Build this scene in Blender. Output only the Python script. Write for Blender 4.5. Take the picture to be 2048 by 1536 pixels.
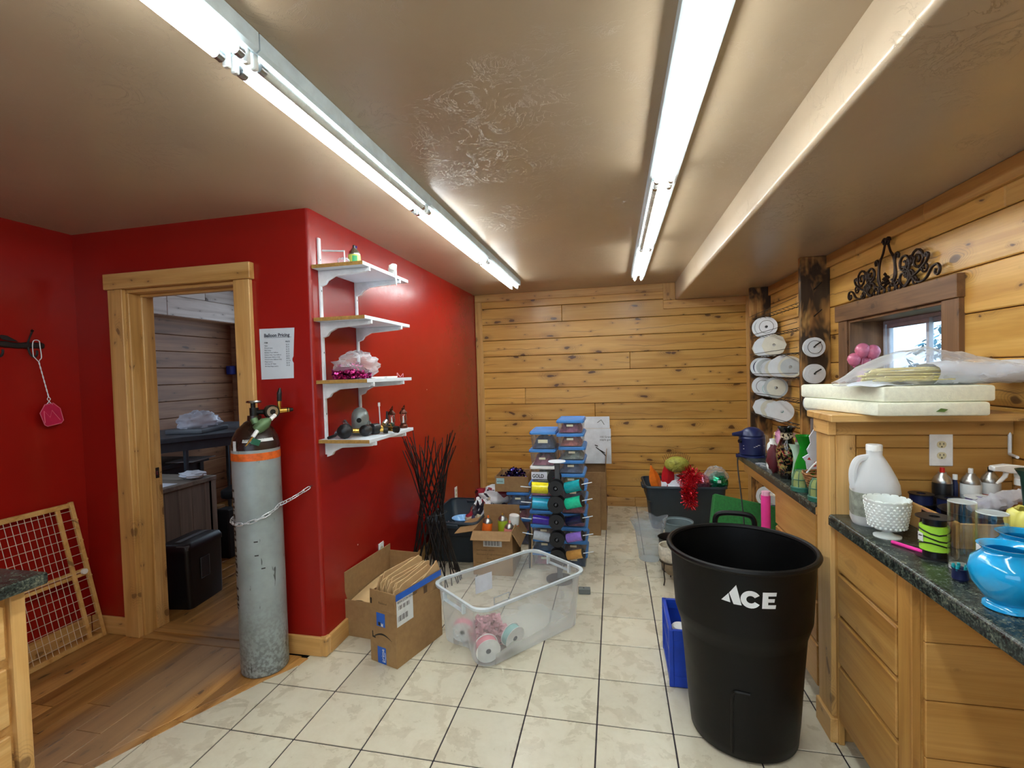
import bpy, bmesh, math, random
from mathutils import Vector, Matrix, Euler
for _o in list(bpy.data.objects): bpy.data.objects.remove(_o)
SC = bpy.context.scene
COL = SC.collection
rnd = random.Random(7)
PI = math.pi

# ---------------------------------------------------------------- camera
cam = bpy.data.cameras.new('camera'); cam.sensor_width = 36.0
cam.lens = 968.55 / 2048 * 36.0; cam.clip_start = 0.02; cam.clip_end = 200
cam.shift_x = (1024 - 1014.07) / 2048; cam.shift_y = (773.57 - 768) / 2048
cam_o = bpy.data.objects.new('camera', cam); COL.objects.link(cam_o)
_r, _u, _b = (0.976046, 0.215528, -0.029683), (0.022653, 0.035017, 0.99913), (0.21638, -0.97587, 0.029296)
cam_o.matrix_world = Matrix(((_r[0], _u[0], _b[0], 0.10584), (_r[1], _u[1], _b[1], -2.37447), (_r[2], _u[2], _b[2], 1.51994), (0, 0, 0, 1)))
SC.camera = cam_o
# ---------------------------------------------------------------- daylight sky, exposure
W = bpy.data.worlds.new('sky'); SC.world = W; W.use_nodes = True
_bg = W.node_tree.nodes['Background']
_bg.inputs['Color'].default_value = (0.62, 0.80, 1.0, 1); _bg.inputs['Strength'].default_value = 1.5
TUBE = 17.5          # emission of a lit fluorescent tube
SC.view_settings.view_transform = 'Standard'; SC.view_settings.look = 'None'
SC.view_settings.gamma = 1.0; SC.view_settings.use_curve_mapping = False
SC.view_settings.exposure = 0.85

# ---------------------------------------------------------------- helpers
def xf(loc=(0, 0, 0), rot=(0, 0, 0), sc=(1, 1, 1)):
    return Matrix.LocRotScale(Vector(loc), Euler(rot), Vector(sc))

class MB:
    """collects shapes; build() links them as ONE mesh object"""
    def __init__(s): s.v = []; s.f = []; s.m = []; s.mi = 0
    def add(s, vs, fs, M=None):
        n = len(s.v)
        if M is not None: vs = [M @ Vector(v) for v in vs]
        s.v += [tuple(v) for v in vs]
        s.f += [tuple(i + n for i in f) for f in fs]; s.m += [s.mi] * len(fs)
        return s
    def box(s, a, b, M=None):
        (x0, y0, z0), (x1, y1, z1) = a, b
        return s.add([(x0,y0,z0),(x1,y0,z0),(x1,y1,z0),(x0,y1,z0),(x0,y0,z1),(x1,y0,z1),(x1,y1,z1),(x0,y1,z1)],
                     [(0,3,2,1),(4,5,6,7),(0,1,5,4),(1,2,6,5),(2,3,7,6),(3,0,4,7)], M)
    def cbox(s, c, d, M=None):
        return s.box([c[i]-d[i]/2 for i in range(3)], [c[i]+d[i]/2 for i in range(3)], M)
    def prism(s, pts, z0, z1, M=None):
        n = len(pts)
        vs = [(p[0], p[1], z0) for p in pts] + [(p[0], p[1], z1) for p in pts]
        fs = [tuple(range(n-1, -1, -1)), tuple(range(n, 2*n))] + [(i, (i+1) % n, n+(i+1) % n, n+i) for i in range(n)]
        return s.add(vs, fs, M)
    def lathe(s, prof, n=24, M=None, closed=False, ell=(1, 1)):
        vs = []; fs = []
        for r, z in prof:
            for k in range(n):
                a = 2*PI*k/n; vs.append((r*math.cos(a)*ell[0], r*math.sin(a)*ell[1], z))
        m = len(prof)
        for i in range(m - (0 if closed else 1)):
            j = (i+1) % m
            for k in range(n): fs.append((i*n+k, i*n+(k+1) % n, j*n+(k+1) % n, j*n+k))
        if not closed:
            if prof[0][0] > 1e-5: fs.append(tuple(range(n-1, -1, -1)))
            if prof[-1][0] > 1e-5: fs.append(tuple(range((m-1)*n, m*n)))
        return s.add(vs, fs, M)
    def cyl(s, p, q, r, n=12, r2=None):
        p = Vector(p); q = Vector(q); d = q - p; L = d.length
        M = Matrix.Translation(p) @ d.to_track_quat('Z', 'Y').to_matrix().to_4x4()
        return s.lathe([(r, 0), (r if r2 is None else r2, L)], n, M)
    def tube(s, pts, r, n=6, closed=False, flat=None):
        """round bar along a polyline; r may be a list"""
        P = [Vector(p) for p in pts]; m = len(P); vs = []; fs = []
        t0 = (P[1]-P[0]).normalized()
        ref = Vector((0, 0, 1)) if abs(t0.z) < .9 else Vector((1, 0, 0))
        nrm = (ref - t0*ref.dot(t0)).normalized()
        for i in range(m):
            if closed: t = P[(i+1) % m]-P[i-1]
            else: t = P[min(i+1, m-1)]-P[max(i-1, 0)]
            if t.length < 1e-9: t = t0
            t = t.normalized()
            nrm = nrm - t*nrm.dot(t)
            nrm = nrm.normalized() if nrm.length > 1e-6 else t.orthogonal().normalized()
            bn = t.cross(nrm); rr = r[i] if isinstance(r, (list, tuple)) else r
            for k in range(n):
                a = 2*PI*k/n
                vs.append(P[i] + nrm*(math.cos(a)*rr) + bn*(math.sin(a)*rr*(flat or 1)))
        for i in range(m if closed else m-1):
            j = (i+1) % m
            for k in range(n): fs.append((i*n+k, i*n+(k+1) % n, j*n+(k+1) % n, j*n+k))
        if not closed: fs += [tuple(range(n-1, -1, -1)), tuple(range((m-1)*n, m*n))]
        return s.add(vs, fs)
    def grid(s, fn, nu, nv, cu=False, cv=False):
        vs = [fn(i/(nu if cu else nu-1), j/(nv if cv else nv-1)) for i in range(nu) for j in range(nv)]
        fs = []
        for i in range(nu if cu else nu-1):
            for j in range(nv if cv else nv-1):
                a, b = (i+1) % nu, (j+1) % nv
                fs.append((i*nv+j, a*nv+j, a*nv+b, i*nv+b))
        return s.add(vs, fs)
    def mesh(s, name, mats, bevel=0, smooth=True, ang=35, solid=0, seg=1, wn=True):
        bm = bmesh.new()
        bv = [bm.verts.new(v) for v in s.v]
        for f, mi in zip(s.f, s.m):
            if len(set(f)) < 3: continue
            try: q = bm.faces.new([bv[i] for i in f]); q.material_index = mi
            except ValueError: pass
        bmesh.ops.remove_doubles(bm, verts=bm.verts, dist=1e-6)
        if wn: bmesh.ops.recalc_face_normals(bm, faces=bm.faces)
        if bevel:
            es = [e for e in bm.edges if len(e.link_faces) == 2 and e.calc_face_angle(0) > math.radians(30)]
            bmesh.ops.bevel(bm, geom=es, offset=bevel, segments=seg, affect='EDGES', profile=.5, clamp_overlap=True)
        if solid: bmesh.ops.solidify(bm, geom=list(bm.faces), thickness=solid)
        if smooth:
            for f in bm.faces: f.smooth = True
            for e in bm.edges: e.smooth = not (len(e.link_faces) != 2 or e.calc_face_angle(0) > math.radians(ang))
        me = bpy.data.meshes.new(name); bm.to_mesh(me); bm.free()
        for m_ in (mats if isinstance(mats, (list, tuple)) else [mats]): me.materials.append(m_)
        return me
    def build(s, name, mats, parent=None, loc=(0, 0, 0), rot=(0, 0, 0), **k):
        return link(name, s.mesh(name, mats, **k), parent, loc, rot)

def link(name, me, parent=None, loc=(0, 0, 0), rot=(0, 0, 0)):
    o = bpy.data.objects.new(name, me); COL.objects.link(o)
    o.parent = parent; o.location = loc; o.rotation_euler = rot
    return o
def tag(o, label, cat, group=None, kind=None):
    o['label'] = label
    if cat: o['category'] = cat
    if group: o['group'] = group
    if kind: o['kind'] = kind
    return o
def thing(name, label, cat, loc=(0, 0, 0), rot=0, group=None, kind=None):
    o = bpy.data.objects.new(name, None); COL.objects.link(o); o.empty_display_size = .05
    o.location = loc; o.rotation_euler = rot if isinstance(rot, tuple) else (0, 0, rot)
    return tag(o, label, cat, group, kind)
def copy_tree(o, parent=None):
    c = o.copy(); COL.objects.link(c); c.parent = parent
    for ch in [x for x in bpy.data.objects if x.parent == o]: copy_tree(ch, c)
    return c
def bx(name, a, b, m, parent=None, bevel=.002, **k): return MB().box(a, b).build(name, m, parent, bevel=bevel, **k)
def text(name, body, size, m, parent, loc, rot, ext=.0004, align='LEFT', sx=1.0, shear=0, bold=0):
    cu = bpy.data.curves.new(name, 'FONT'); cu.body = body; cu.size = size; cu.extrude = ext; cu.align_x = align
    cu.shear = shear; cu.offset = bold; cu.resolution_u = 2
    tmp = bpy.data.objects.new(name+'_src', cu); COL.objects.link(tmp)
    bpy.context.view_layer.update()
    me = bpy.data.meshes.new_from_object(tmp.evaluated_get(bpy.context.evaluated_depsgraph_get()))
    bpy.data.objects.remove(tmp); bpy.data.curves.remove(cu); me.materials.clear(); me.materials.append(m)
    o = link(name, me, parent, loc, rot); o.scale = (sx, 1, 1)
    return o
def spline(pts, k=6, closed=False):
    P = [Vector(p) for p in pts]; n = len(P); out = []
    for i in range(n if closed else n-1):
        g = lambda j: P[j % n] if closed else P[max(0, min(n-1, j))]
        a, b, c, d = g(i-1), g(i), g(i+1), g(i+2)
        for q in range(k):
            t = q/k
            out.append(.5*((2*b)+(c-a)*t+(2*a-5*b+4*c-d)*t*t+(3*b-a-3*c+d)*t**3))
    if not closed: out.append(P[-1])
    return out
def rrect(w, d, r, n=4):
    """rounded rectangle outline centred on the origin"""
    out = []
    for cx, cy, a0 in ((w/2-r, d/2-r, 0), (-w/2+r, d/2-r, 90), (-w/2+r, -d/2+r, 180), (w/2-r, -d/2+r, 270)):
        for k in range(n+1):
            a = math.radians(a0+90*k/n); out.append((cx+r*math.cos(a), cy+r*math.sin(a)))
    return out
def loft(mb, rings, cap0=True, cap1=True, M=None, closed=False):
    n = len(rings[0]); vs = [v for r in rings for v in r]; m = len(rings)
    fs = []
    for i in range(m if closed else m-1):
        j = (i+1) % m
        for k in range(n): fs.append((i*n+k, i*n+(k+1) % n, j*n+(k+1) % n, j*n+k))
    if cap0 and not closed: fs.append(tuple(range(n-1, -1, -1)))
    if cap1 and not closed: fs.append(tuple(range((m-1)*n, m*n)))
    return mb.add(vs, fs, M)

# ---------------------------------------------------------------- materials
MATS = {}
def S2L(c):
    if isinstance(c, str): c = tuple(int(c[i:i+2], 16)/255 for i in (0, 2, 4))
    return tuple(x/12.92 if x <= .04045 else ((x+.055)/1.055)**2.4 for x in c) + (1,)
class N:
    def __init__(s, name):
        s.mat = bpy.data.materials.new(name); s.mat.use_nodes = True
        s.t = s.mat.node_tree; s.p = s.t.nodes['Principled BSDF']; s.out = s.t.nodes['Material Output']
    def n(s, typ, props={}, **inp):
        o = s.t.nodes.new(typ)
        for k, v in props.items(): setattr(o, k, v)
        for k, v in inp.items():
            i = o.inputs[k.replace('_', ' ')] if not k.startswith('i') or not k[1:].isdigit() else o.inputs[int(k[1:])]
            if hasattr(v, 'is_linked') or isinstance(v, bpy.types.NodeSocket): s.t.links.new(v, i)
            else: i.default_value = v
        return o
    def ramp(s, fac, stops, interp='LINEAR'):
        o = s.t.nodes.new('ShaderNodeValToRGB'); e = o.color_ramp.elements; o.color_ramp.interpolation = interp
        while len(e) < len(stops): e.new(.5)
        for q, (pos, c) in zip(e, stops): q.position = pos; q.color = c if len(c) == 4 else tuple(c)+(1,)
        s.t.links.new(fac, o.inputs[0]); return o.outputs[0]
    def mix(s, fac, a, b, mode='MIX'):
        o = s.t.nodes.new('ShaderNodeMix'); o.data_type = 'RGBA'; o.blend_type = mode
        for i, v in ((0, fac), (6, a), (7, b)):
            if isinstance(v, bpy.types.NodeSocket): s.t.links.new(v, o.inputs[i])
            else: o.inputs[i].default_value = v
        return o.outputs[2]
    def math(s, op, a, b=0.0, c=0.0):
        o = s.t.nodes.new('ShaderNodeMath'); o.operation = op
        for i, v in enumerate((a, b, c)):
            if isinstance(v, bpy.types.NodeSocket): s.t.links.new(v, o.inputs[i])
            else: o.inputs[i].default_value = v
        return o.outputs[0]
    def coord(s, which='Object', scale=(1, 1, 1), rnd=0.0, world=False):
        if world: src = s.t.nodes.new('ShaderNodeNewGeometry').outputs['Position']
        else: src = s.t.nodes.new('ShaderNodeTexCoord').outputs[which]
        if rnd:
            oi = s.t.nodes.new('ShaderNodeObjectInfo')
            cb = s.n('ShaderNodeCombineXYZ', {}, i0=s.math('MULTIPLY', oi.outputs['Random'], rnd), i1=s.math('MULTIPLY', oi.outputs['Random'], rnd*1.7), i2=s.math('MULTIPLY', oi.outputs['Random'], rnd*.6))
            src = s.n('ShaderNodeVectorMath', {'operation': 'ADD'}, i0=src, i1=cb.outputs[0]).outputs[0]
        mp = s.n('ShaderNodeMapping', {}, i0=src); mp.inputs['Scale'].default_value = scale
        return mp.outputs[0]
    def noise(s, vec, scale, detail=3, rough=.5, dist=0):
        return s.n('ShaderNodeTexNoise', {}, Vector=vec, Scale=scale, Detail=detail, Roughness=rough, Distortion=dist).outputs['Fac']
    def bump(s, h, strength=.3, dist=.002):
        b = s.n('ShaderNodeBump', {}, Height=h, Strength=strength, Distance=dist)
        s.t.links.new(b.outputs[0], s.p.inputs['Normal']); return b
    def set(s, **k):
        for a, v in k.items():
            i = s.p.inputs[a.replace('_', ' ')]
            if isinstance(v, bpy.types.NodeSocket): s.t.links.new(v, i)
            else: i.default_value = v
        return s.mat
def mk(name):
    def d(fn):
        MATS[name] = fn(N(name)); return fn
    return d
def plain(name, col, rough=.5, metal=0, var=.12, sc=14, bump=0, spec=.5, coat=0, sheen=0):
    """flat-coloured stuff with a little procedural unevenness"""
    q = N(name); c = S2L(col); v = q.coord('Object')
    nz = q.noise(v, sc, 4, .6)
    lo = tuple(x*(1-var) for x in c[:3])+(1,); hi = tuple(min(1, x*(1+var)) for x in c[:3])+(1,)
    q.set(Base_Color=q.ramp(nz, [(.3, lo), (.7, hi)]), Metallic=metal)
    q.set(Roughness=q.ramp(nz, [(.3, (max(0, rough-.06),)*3), (.7, (min(1, rough+.06),)*3)]))
    q.p.inputs['Specular IOR Level'].default_value = spec
    if coat: q.p.inputs['Coat Weight'].default_value = coat; q.p.inputs['Coat Roughness'].default_value = .1
    if sheen: q.p.inputs['Sheen Weight'].default_value = sheen
    if bump: q.bump(q.noise(v, sc*4, 3), bump, .002)
    MATS[name] = q.mat; return q.mat
def wood(name, light, mid, dark, rough=.42, knots=1.0, scale=1.0, spec=.5, streak=.5, rndv=.16, knotscale=(2.3, .01, 5.4), grain=(.9, 13, 13), knotcol='4E2C14', keepk=.5, worn=None, cracks=False):
    """boards whose grain runs along the object's own x axis; knots, grain rings and a tone per board"""
    q = N(name)
    gv = q.coord('Object', tuple(g*scale for g in grain), rnd=9.0)
    big = q.noise(gv, 1.0, 4, .55, .9)
    fine = q.noise(q.coord('Object', (2.2*scale, 90*scale, 90*scale), rnd=5), 1.6, 3, .6)
    col = q.ramp(big, [(.28, S2L(dark)), (.46, S2L(mid)), (.68, S2L(light))])
    f2 = q.ramp(fine, [(.35, (0,)*3), (.7, (1,)*3)])
    col = q.mix(q.math('MULTIPLY', f2, .3*streak*2), col, S2L(dark))
    if knots:
        for ks, r0, r1, kp in ((knotscale, .055, .10, keepk), (tuple(k*2.3 if k > .1 else k for k in knotscale), .035, .075, .66)):
            sx_ = q.n('ShaderNodeSeparateXYZ', {}, i0=q.coord('Object', (1, 1, 1), rnd=13)).outputs
            kv = q.n('ShaderNodeCombineXYZ', {}, i0=q.math('MULTIPLY', sx_[0], ks[0]*scale), i1=q.math('MULTIPLY', q.math('ADD', sx_[1], sx_[2]), max(ks[1:])*scale)).outputs[0]
            nn = q.n('ShaderNodeTexNoise', {}, Vector=kv, Scale=2.2, Detail=2).outputs['Color']
            wob = q.n('ShaderNodeVectorMath', {'operation': 'MULTIPLY_ADD'}, i0=nn, i1=(.35, .35, .35), i2=kv).outputs[0]
            vo = q.n('ShaderNodeTexVoronoi', {'feature': 'F1', 'voronoi_dimensions': '2D'}, Vector=wob, Scale=1.0)
            keep = q.ramp(vo.outputs['Color'], [(kp, (0,)*3), (kp+.04, (1,)*3)])
            d = vo.outputs['Distance']
            core = q.ramp(d, [(r0, (1,)*3), (r1, (0,)*3)]); halo = q.ramp(d, [(r1, (1,)*3), (r1*3.6, (0,)*3)])
            rings = q.ramp(q.math('SINE', q.math('MULTIPLY', d, 120.0)), [(.2, (0,)*3), (.9, (1,)*3)])
            hk = q.math('MULTIPLY', q.math('MULTIPLY', halo, keep), q.math('MULTIPLY_ADD', rings, .4, .2))
            col = q.mix(q.math('MULTIPLY', hk, .8*knots), col, S2L(knotcol))
            col = q.mix(q.math('MULTIPLY', q.math('MULTIPLY', core, keep), .88*knots), col, S2L(knotcol))
    if cracks:
        o_ = q.t.nodes.new('ShaderNodeObjectInfo').outputs['Random']; sp_ = q.n('ShaderNodeSeparateXYZ', {}, i0=q.coord('Object')).outputs
        for sd, lo in ((3.0, .55), (7.0, .70)):
            rr_ = q.math('FRACT', q.math('MULTIPLY', o_, sd*13.7))
            cx_ = q.n('ShaderNodeCombineXYZ', {}, i0=q.math('MULTIPLY', sp_[0], .9), i1=q.math('MULTIPLY', o_, 40*sd)).outputs[0]
            wv = q.math('MULTIPLY_ADD', q.noise(cx_, 1.6, 4, .55), .16, -.08)
            ln = q.ramp(q.math('ABSOLUTE', q.math('SUBTRACT', q.math('ADD', sp_[1], sp_[2]), wv)), [(.0009, (1,)*3), (.0022, (0,)*3)])
            seg = q.ramp(q.noise(cx_, .9, 1), [(.50, (0,)*3), (.54, (1,)*3)])
            on_ = q.math('GREATER_THAN', rr_, lo)
            col = q.mix(q.math('MULTIPLY', q.math('MULTIPLY', ln, seg), q.math('MULTIPLY', on_, .8)), col, S2L(knotcol))
    if worn: col = worn(q, col)
    oi = q.t.nodes.new('ShaderNodeObjectInfo')
    tone = q.ramp(oi.outputs['Random'], [(0, (1-rndv,)*3), (1, (1+rndv*.5, 1+rndv*.45, 1+rndv*.4))])
    col = q.mix(1.0, col, tone, 'MULTIPLY')
    q.set(Base_Color=col, Roughness=rough); q.p.inputs['Specular IOR Level'].default_value = spec
    q.bump(fine, .10, .0015)
    MATS[name] = q.mat; return q.mat
def clear(name, tint, fac, rough=.12, body=(.9, .95, 1), gloss=False):
    """thin see-through plastic or glass: part lets light straight through, part is a glossy skin"""
    q = N(name); t = q.t
    tr = q.n('ShaderNodeBsdfTransparent', {}, Color=tuple(tint)+(1,))
    q.set(Base_Color=tuple(body)+(1,), Roughness=rough)
    nz = q.noise(q.coord('Object'), 9, 3)
    lw = q.n('ShaderNodeLayerWeight', {}, Blend=.5)
    f = q.math('ADD', q.math('MULTIPLY', q.math('POWER', lw.outputs['Facing'], 3.0), .6), q.math('MULTIPLY_ADD', nz, fac*.3, fac*.85))
    f = q.math('MINIMUM', f, 1.0)
    skin = q.n('ShaderNodeBsdfGlossy', {}, Color=tuple(body)+(1,), Roughness=rough).outputs[0] if gloss else q.p.outputs[0]
    mx = q.n('ShaderNodeMixShader', {}, i0=f, i1=tr.outputs[0], i2=skin)
    t.links.new(mx.outputs[0], q.out.inputs['Surface'])
    MATS[name] = q.mat; return q.mat
def emit(name, col, strength):
    q = N(name); q.set(Base_Color=tuple(col)+(1,), Emission_Color=tuple(col)+(1,), Emission_Strength=strength, Roughness=.4)
    MATS[name] = q.mat; return q.mat
# ================================================================ surface materials
def trowel(q, v, s=1.0):
    """skip-trowel plaster: scattered thin ridges and swipes"""
    a = q.noise(v, 5.0*s, 6, .66, 3.2); b = q.noise(v, 2.3*s, 3, .6)
    rid = q.ramp(q.math('ABSOLUTE', q.math('SUBTRACT', a, .52)), [(.0, (1,)*3), (.014, (0,)*3)])
    msk = q.ramp(b, [(.48, (0,)*3), (.60, (1,)*3)])
    fine = q.noise(v, 42*s, 3, .6)
    return q.math('ADD', q.math('MULTIPLY', rid, msk), q.math('MULTIPLY', fine, .16))
def painted(name, col, rough, spec=.5, s=1.0, bump=.35, scuff=None):
    q = N(name); v = q.coord(world=True); c = S2L(col)
    nz = q.noise(v, 1.3, 4, .6)
    base = q.ramp(nz, [(.3, tuple(x*.93 for x in c[:3])), (.7, tuple(min(1, x*1.06) for x in c[:3]))])
    if scuff:
        sp = q.n('ShaderNodeTexVoronoi', {'feature': 'F1'}, Vector=v, Scale=9.0)
        k = q.math('MULTIPLY', q.ramp(sp.outputs['Distance'], [(.03, (1,)*3), (.05, (0,)*3)]), q.ramp(sp.outputs['Color'], [(.80, (0,)*3), (.82, (1,)*3)]))
        base = q.mix(k, base, S2L(scuff))
    q.set(Base_Color=base, Roughness=rough)
    q.p.inputs['Specular IOR Level'].default_value = spec
    q.bump(trowel(q, v, s), bump, .004)
    MATS[name] = q.mat
painted('red_paint', '98170F', .26, .5, 1.1, .16, 'E8C8C0')
painted('ceiling_paint', 'B7A48A', .30, .5, 1.0, .55)
painted('tan_paint', 'BFA57E', .5, .4, 1.0, .3)
wood('pine_wall', 'E0B163', 'D2A04F', 'B88338', .34, 1.0, knotscale=(2.6, 5.4, 5.4), keepk=.42, cracks=True)
wood('pine_trim', 'E2B878', 'D4A460', 'B48644', .42, .7, rndv=.08, knotscale=(3.2, 6, 6), keepk=.5)
wood('cabinet_wood', 'CA9C58', 'BA8A46', '9C6C30', .4, .25, rndv=.08, knotscale=(2.0, 4, 4), keepk=.62)
wood('stain_wood', '8E6844', '785434', '583A20', .5, .7, rndv=.08, knotscale=(3, 4, 4), knotcol='2A180C')
@mk('burnt_wood')
def _bw(q):
    g_ = q.noise(q.coord('Object', (1.2, 22, 22), rnd=4), 1.0, 3, .6, .5); p = q.noise(q.coord('Object', (3.2, 9, 7), rnd=6), 1.0, 3, .65, .4)
    base = q.ramp(g_, [(.3, S2L('7A5028')), (.5, S2L('A87840')), (.7, S2L('C09656'))])
    burn = q.ramp(p, [(.47, (1,)*3), (.60, (0,)*3)])
    col = q.mix(q.math('MULTIPLY', burn, .93), base, S2L('170E08'))
    q.bump(g_, .15, .002)
    return q.set(Base_Color=col, Roughness=.55)
def _worn(q, col):
    sp_ = q.n('ShaderNodeSeparateXYZ', {}, i0=q.coord(world=True)).outputs; nz = q.noise(q.coord(world=True), 4, 3)
    x = q.math('MULTIPLY_ADD', nz, .16, sp_[0])
    k = q.math('MULTIPLY', q.ramp(q.math('MULTIPLY_ADD', x, .5, 1.6), [(.46, (0,)*3), (.51, (1,)*3)]), q.ramp(q.math('MULTIPLY_ADD', x, .5, 1.6), [(.66, (1,)*3), (.70, (0,)*3)]))
    return q.mix(q.math('MULTIPLY', k, .6), col, S2L('94806A'))
wood('floor_wood', 'CC9A58', 'B07E40', '865724', .34, .9, knotscale=(3.4, 8, 8), rndv=.26, knotcol='3A2010', keepk=.35, worn=_worn)
wood('office_wall_wood', 'A87A58', '946648', '704A32', .5, .9, knotcol='3A2214')
wood('office_top_wood', 'D8CAC2', 'CABAB0', 'A89488', .5, .9, knotcol='4A3830')
wood('grey_wood', '948A7E', '7A7166', '58524A', .55, .3, knotcol='2A2622')
@mk('tile')
def _t(q):
    v = q.coord(world=True)
    a = q.noise(v, 7, 5, .65, .5); b = q.noise(v, 30, 4, .7)
    oi = q.t.nodes.new('ShaderNodeObjectInfo')
    col = q.ramp(q.math('MULTIPLY_ADD', b, .35, q.math('MULTIPLY', a, .65)), [(.34, S2L('C6BDA4')), (.45, S2L('D2CAB2')), (.58, S2L('D8D1BA'))])
    col = q.mix(1.0, col, q.ramp(oi.outputs['Random'], [(0, (.93,)*3), (1, (1.04,)*3)]), 'MULTIPLY')
    q.bump(b, .08, .002)
    return q.set(Base_Color=col, Roughness=q.ramp(a, [(.3, (.22,)*3), (.7, (.36,)*3)]))
plain('grout', '2A242C', .85, var=.2, sc=30)
plain('white_metal', 'E6ECF0', .35)
plain('housing_white', 'CFE0E8', .35)
plain('dark_hole', '0C0A0A', .8)
emit('tube_lit', (.97, 1.0, .985), TUBE)
plain('tube_dead', 'D8E0DC', .25)
plain('steel', 'B8BCC0', .28, 1.0)
plain('brass', 'C8A050', .3, 1.0)
plain('white_plastic', 'ECEEEC', .35)
plain('black_metal', '1A1614', .5)
plain('outlet_ivory', 'D8CFA8', .35)
@mk('granite')
def _g(q):
    v = q.coord('Object')
    a = q.noise(v, 150, 4, .75); b = q.noise(v, 38, 3)
    col = q.ramp(q.math('MULTIPLY_ADD', a, .65, q.math('MULTIPLY', b, .35)), [(.40, S2L('101414')), (.5, S2L('2E3632')), (.58, S2L('4C544A')), (.68, S2L('86846E'))])
    return q.set(Base_Color=col, Roughness=.26)

CEIL, SOF = 2.43, 2.245
XL, XR, YB = -3.08, 1.54, 3.12
XC, YF = -1.47, -0.05            # corner of the red block
S = 0.3125                      # tile pitch
def struct(o, label, cat): return tag(o, label, cat, kind='structure')

# ================================================================ floor: ceramic tiles, then boards
CUR = [(3.2, -1.475), (0.0, -1.53), (-.161, -1.56), (-.308, -1.656), (-.476, -1.739), (-.619, -1.813), (-.763, -1.879), (-.881, -1.935), (-1.2, -2.07), (-1.7, -2.24), (-2.4, -2.4), (-5, -2.7)]
def cur(y):
    for (y0, x0), (y1, x1) in zip(CUR, CUR[1:]):
        if y1 <= y <= y0: return x0+(x1-x0)*(y-y0)/(y1-y0)
    return CUR[-1][1]
def clip(poly, fn):
    out = []
    for a, b in zip(poly, poly[1:]+poly[:1]):
        da, db = fn(a), fn(b)
        if da >= 0: out.append(a)
        if da*db < 0: t = da/(da-db); out.append((a[0]+(b[0]-a[0])*t, a[1]+(b[1]-a[1])*t))
    return out
base = [(1.76, -5.05), (1.76, 3.3)] + [(cur(y), y) for y in (3.19, 0, -.161, -.308, -.476, -.619, -.763, -.881, -1.2, -1.7, -2.4, -4.99)] 
fl = MB().prism(base, -.06, -.0035).build('floor', MATS['grout'], smooth=False)
struct(fl, 'cream mottled ceramic tile floor with dark grout lines', 'floor')
g = .0030
full = MB().box((g, g, -.012), (S-g, S-g, 0)).mesh('tile', MATS['tile'], bevel=.0016)
for c in range(-8, 5):
    for r in range(-9, 10):
        x0, y0 = c*S, r*S
        cl = [cur(y0+g), cur(y0+S-g)]
        if x0+g >= max(cl)-.0 and x0+S < 1.56 and y0+S < 3.16:
            link('tile', full, fl, (x0, y0, 0))
        elif x0+S > min(cl)+.01:
            pol = [(g, g), (S-g, g), (S-g, S-g), (g, S-g)]
            ax, bxx = cl[0]-x0, cl[1]-x0
            pol = clip(pol, lambda p: (p[0]-ax)-(bxx-ax)*(p[1]-g)/(S-2*g))
            pol = clip(pol, lambda p: 1.56-x0-p[0]); pol = clip(pol, lambda p: 3.13-y0-p[1])
            if len(pol) > 2 and max(p[0] for p in pol)-min(p[0] for p in pol) > .012 and max(p[1] for p in pol)-min(p[1] for p in pol) > .012:
                link('tile', MB().prism(pol, -.012, 0).mesh('tile', MATS['tile'], smooth=False), fl, (x0, y0, 0))
wf = MB().box((-6.0, .1, -.06), (-1.62, 3.3, -.014)).box((-3.2, -5.05, -.06), (-1.5, .1, -.014)).build('floor', MATS['dark_hole'], smooth=False)
struct(wf, 'worn brown wooden board floor leading through the doorway', 'floor')
def plank_y(x0, x1, y0, y1, edge=0.0):
    """floor board running along y; cut along the tile border where it meets it"""
    n = 24; L = []; R = []
    for i in range(n+1):
        y = y0+(y1-y0)*i/n; xr = min(x1, cur(y)-edge) if edge else x1
        if xr > x0+.004: L.append((x0, y)); R.append((xr, y))
    if len(L) < 2: return
    if max(r[0] for r in R)-min(r[0] for r in R) < 1e-6: L = [L[0], L[-1]]; R = [R[0], R[-1]]
    cx, cy = (x0+x1)/2, (y0+y1)/2
    pol = [(p[1]-cy, -(p[0]-cx)) for p in R] + [(p[1]-cy, -(p[0]-cx)) for p in reversed(L)]   # local x along the board
    link('floor_board', MB().prism(pol[::-1], -.014, 0).mesh('floor_board', MATS['floor_wood'], bevel=.0015, smooth=False), wf, (cx, cy, 0), (0, 0, PI/2))
pw = .138; x = -3.08; k = 0
while x < -1.5:
    cuts = [-3.0, -2.1+.5*((k*37) % 5)/5-.2, -.9+.35*((k*53) % 7)/7, -.075]
    if x < -2.75: cuts[-1] = -.05
    for ya, yb in zip(cuts, cuts[1:]): plank_y(x, x+pw-.0015, ya+.0008, yb-.0008, .058)
    x += pw; k += 1
ys = [-.09, -.35, -.62, -.9, -1.25, -1.65, -2.1, -2.6, -3.0]        # border strip along the tile edge
for ya, yb in zip(ys, ys[1:]):
    n = 5; P = [yb+(ya-yb)*i/n for i in range(n+1)]
    cx, cy = cur((ya+yb)/2)-.03, (ya+yb)/2
    pol = [(cur(y)-.002, y) for y in P] + [(cur(y)-.056, y) for y in reversed(P)]
    pol = [(p[1]-cy, -(p[0]-cx)) for p in pol]
    link('border_strip', MB().prism(pol, -.014, .001).mesh('border_strip', MATS['floor_wood'], bevel=.001, smooth=False), wf, (cx, cy, 0), (0, 0, PI/2))
x = -5.9; k = 0
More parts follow.
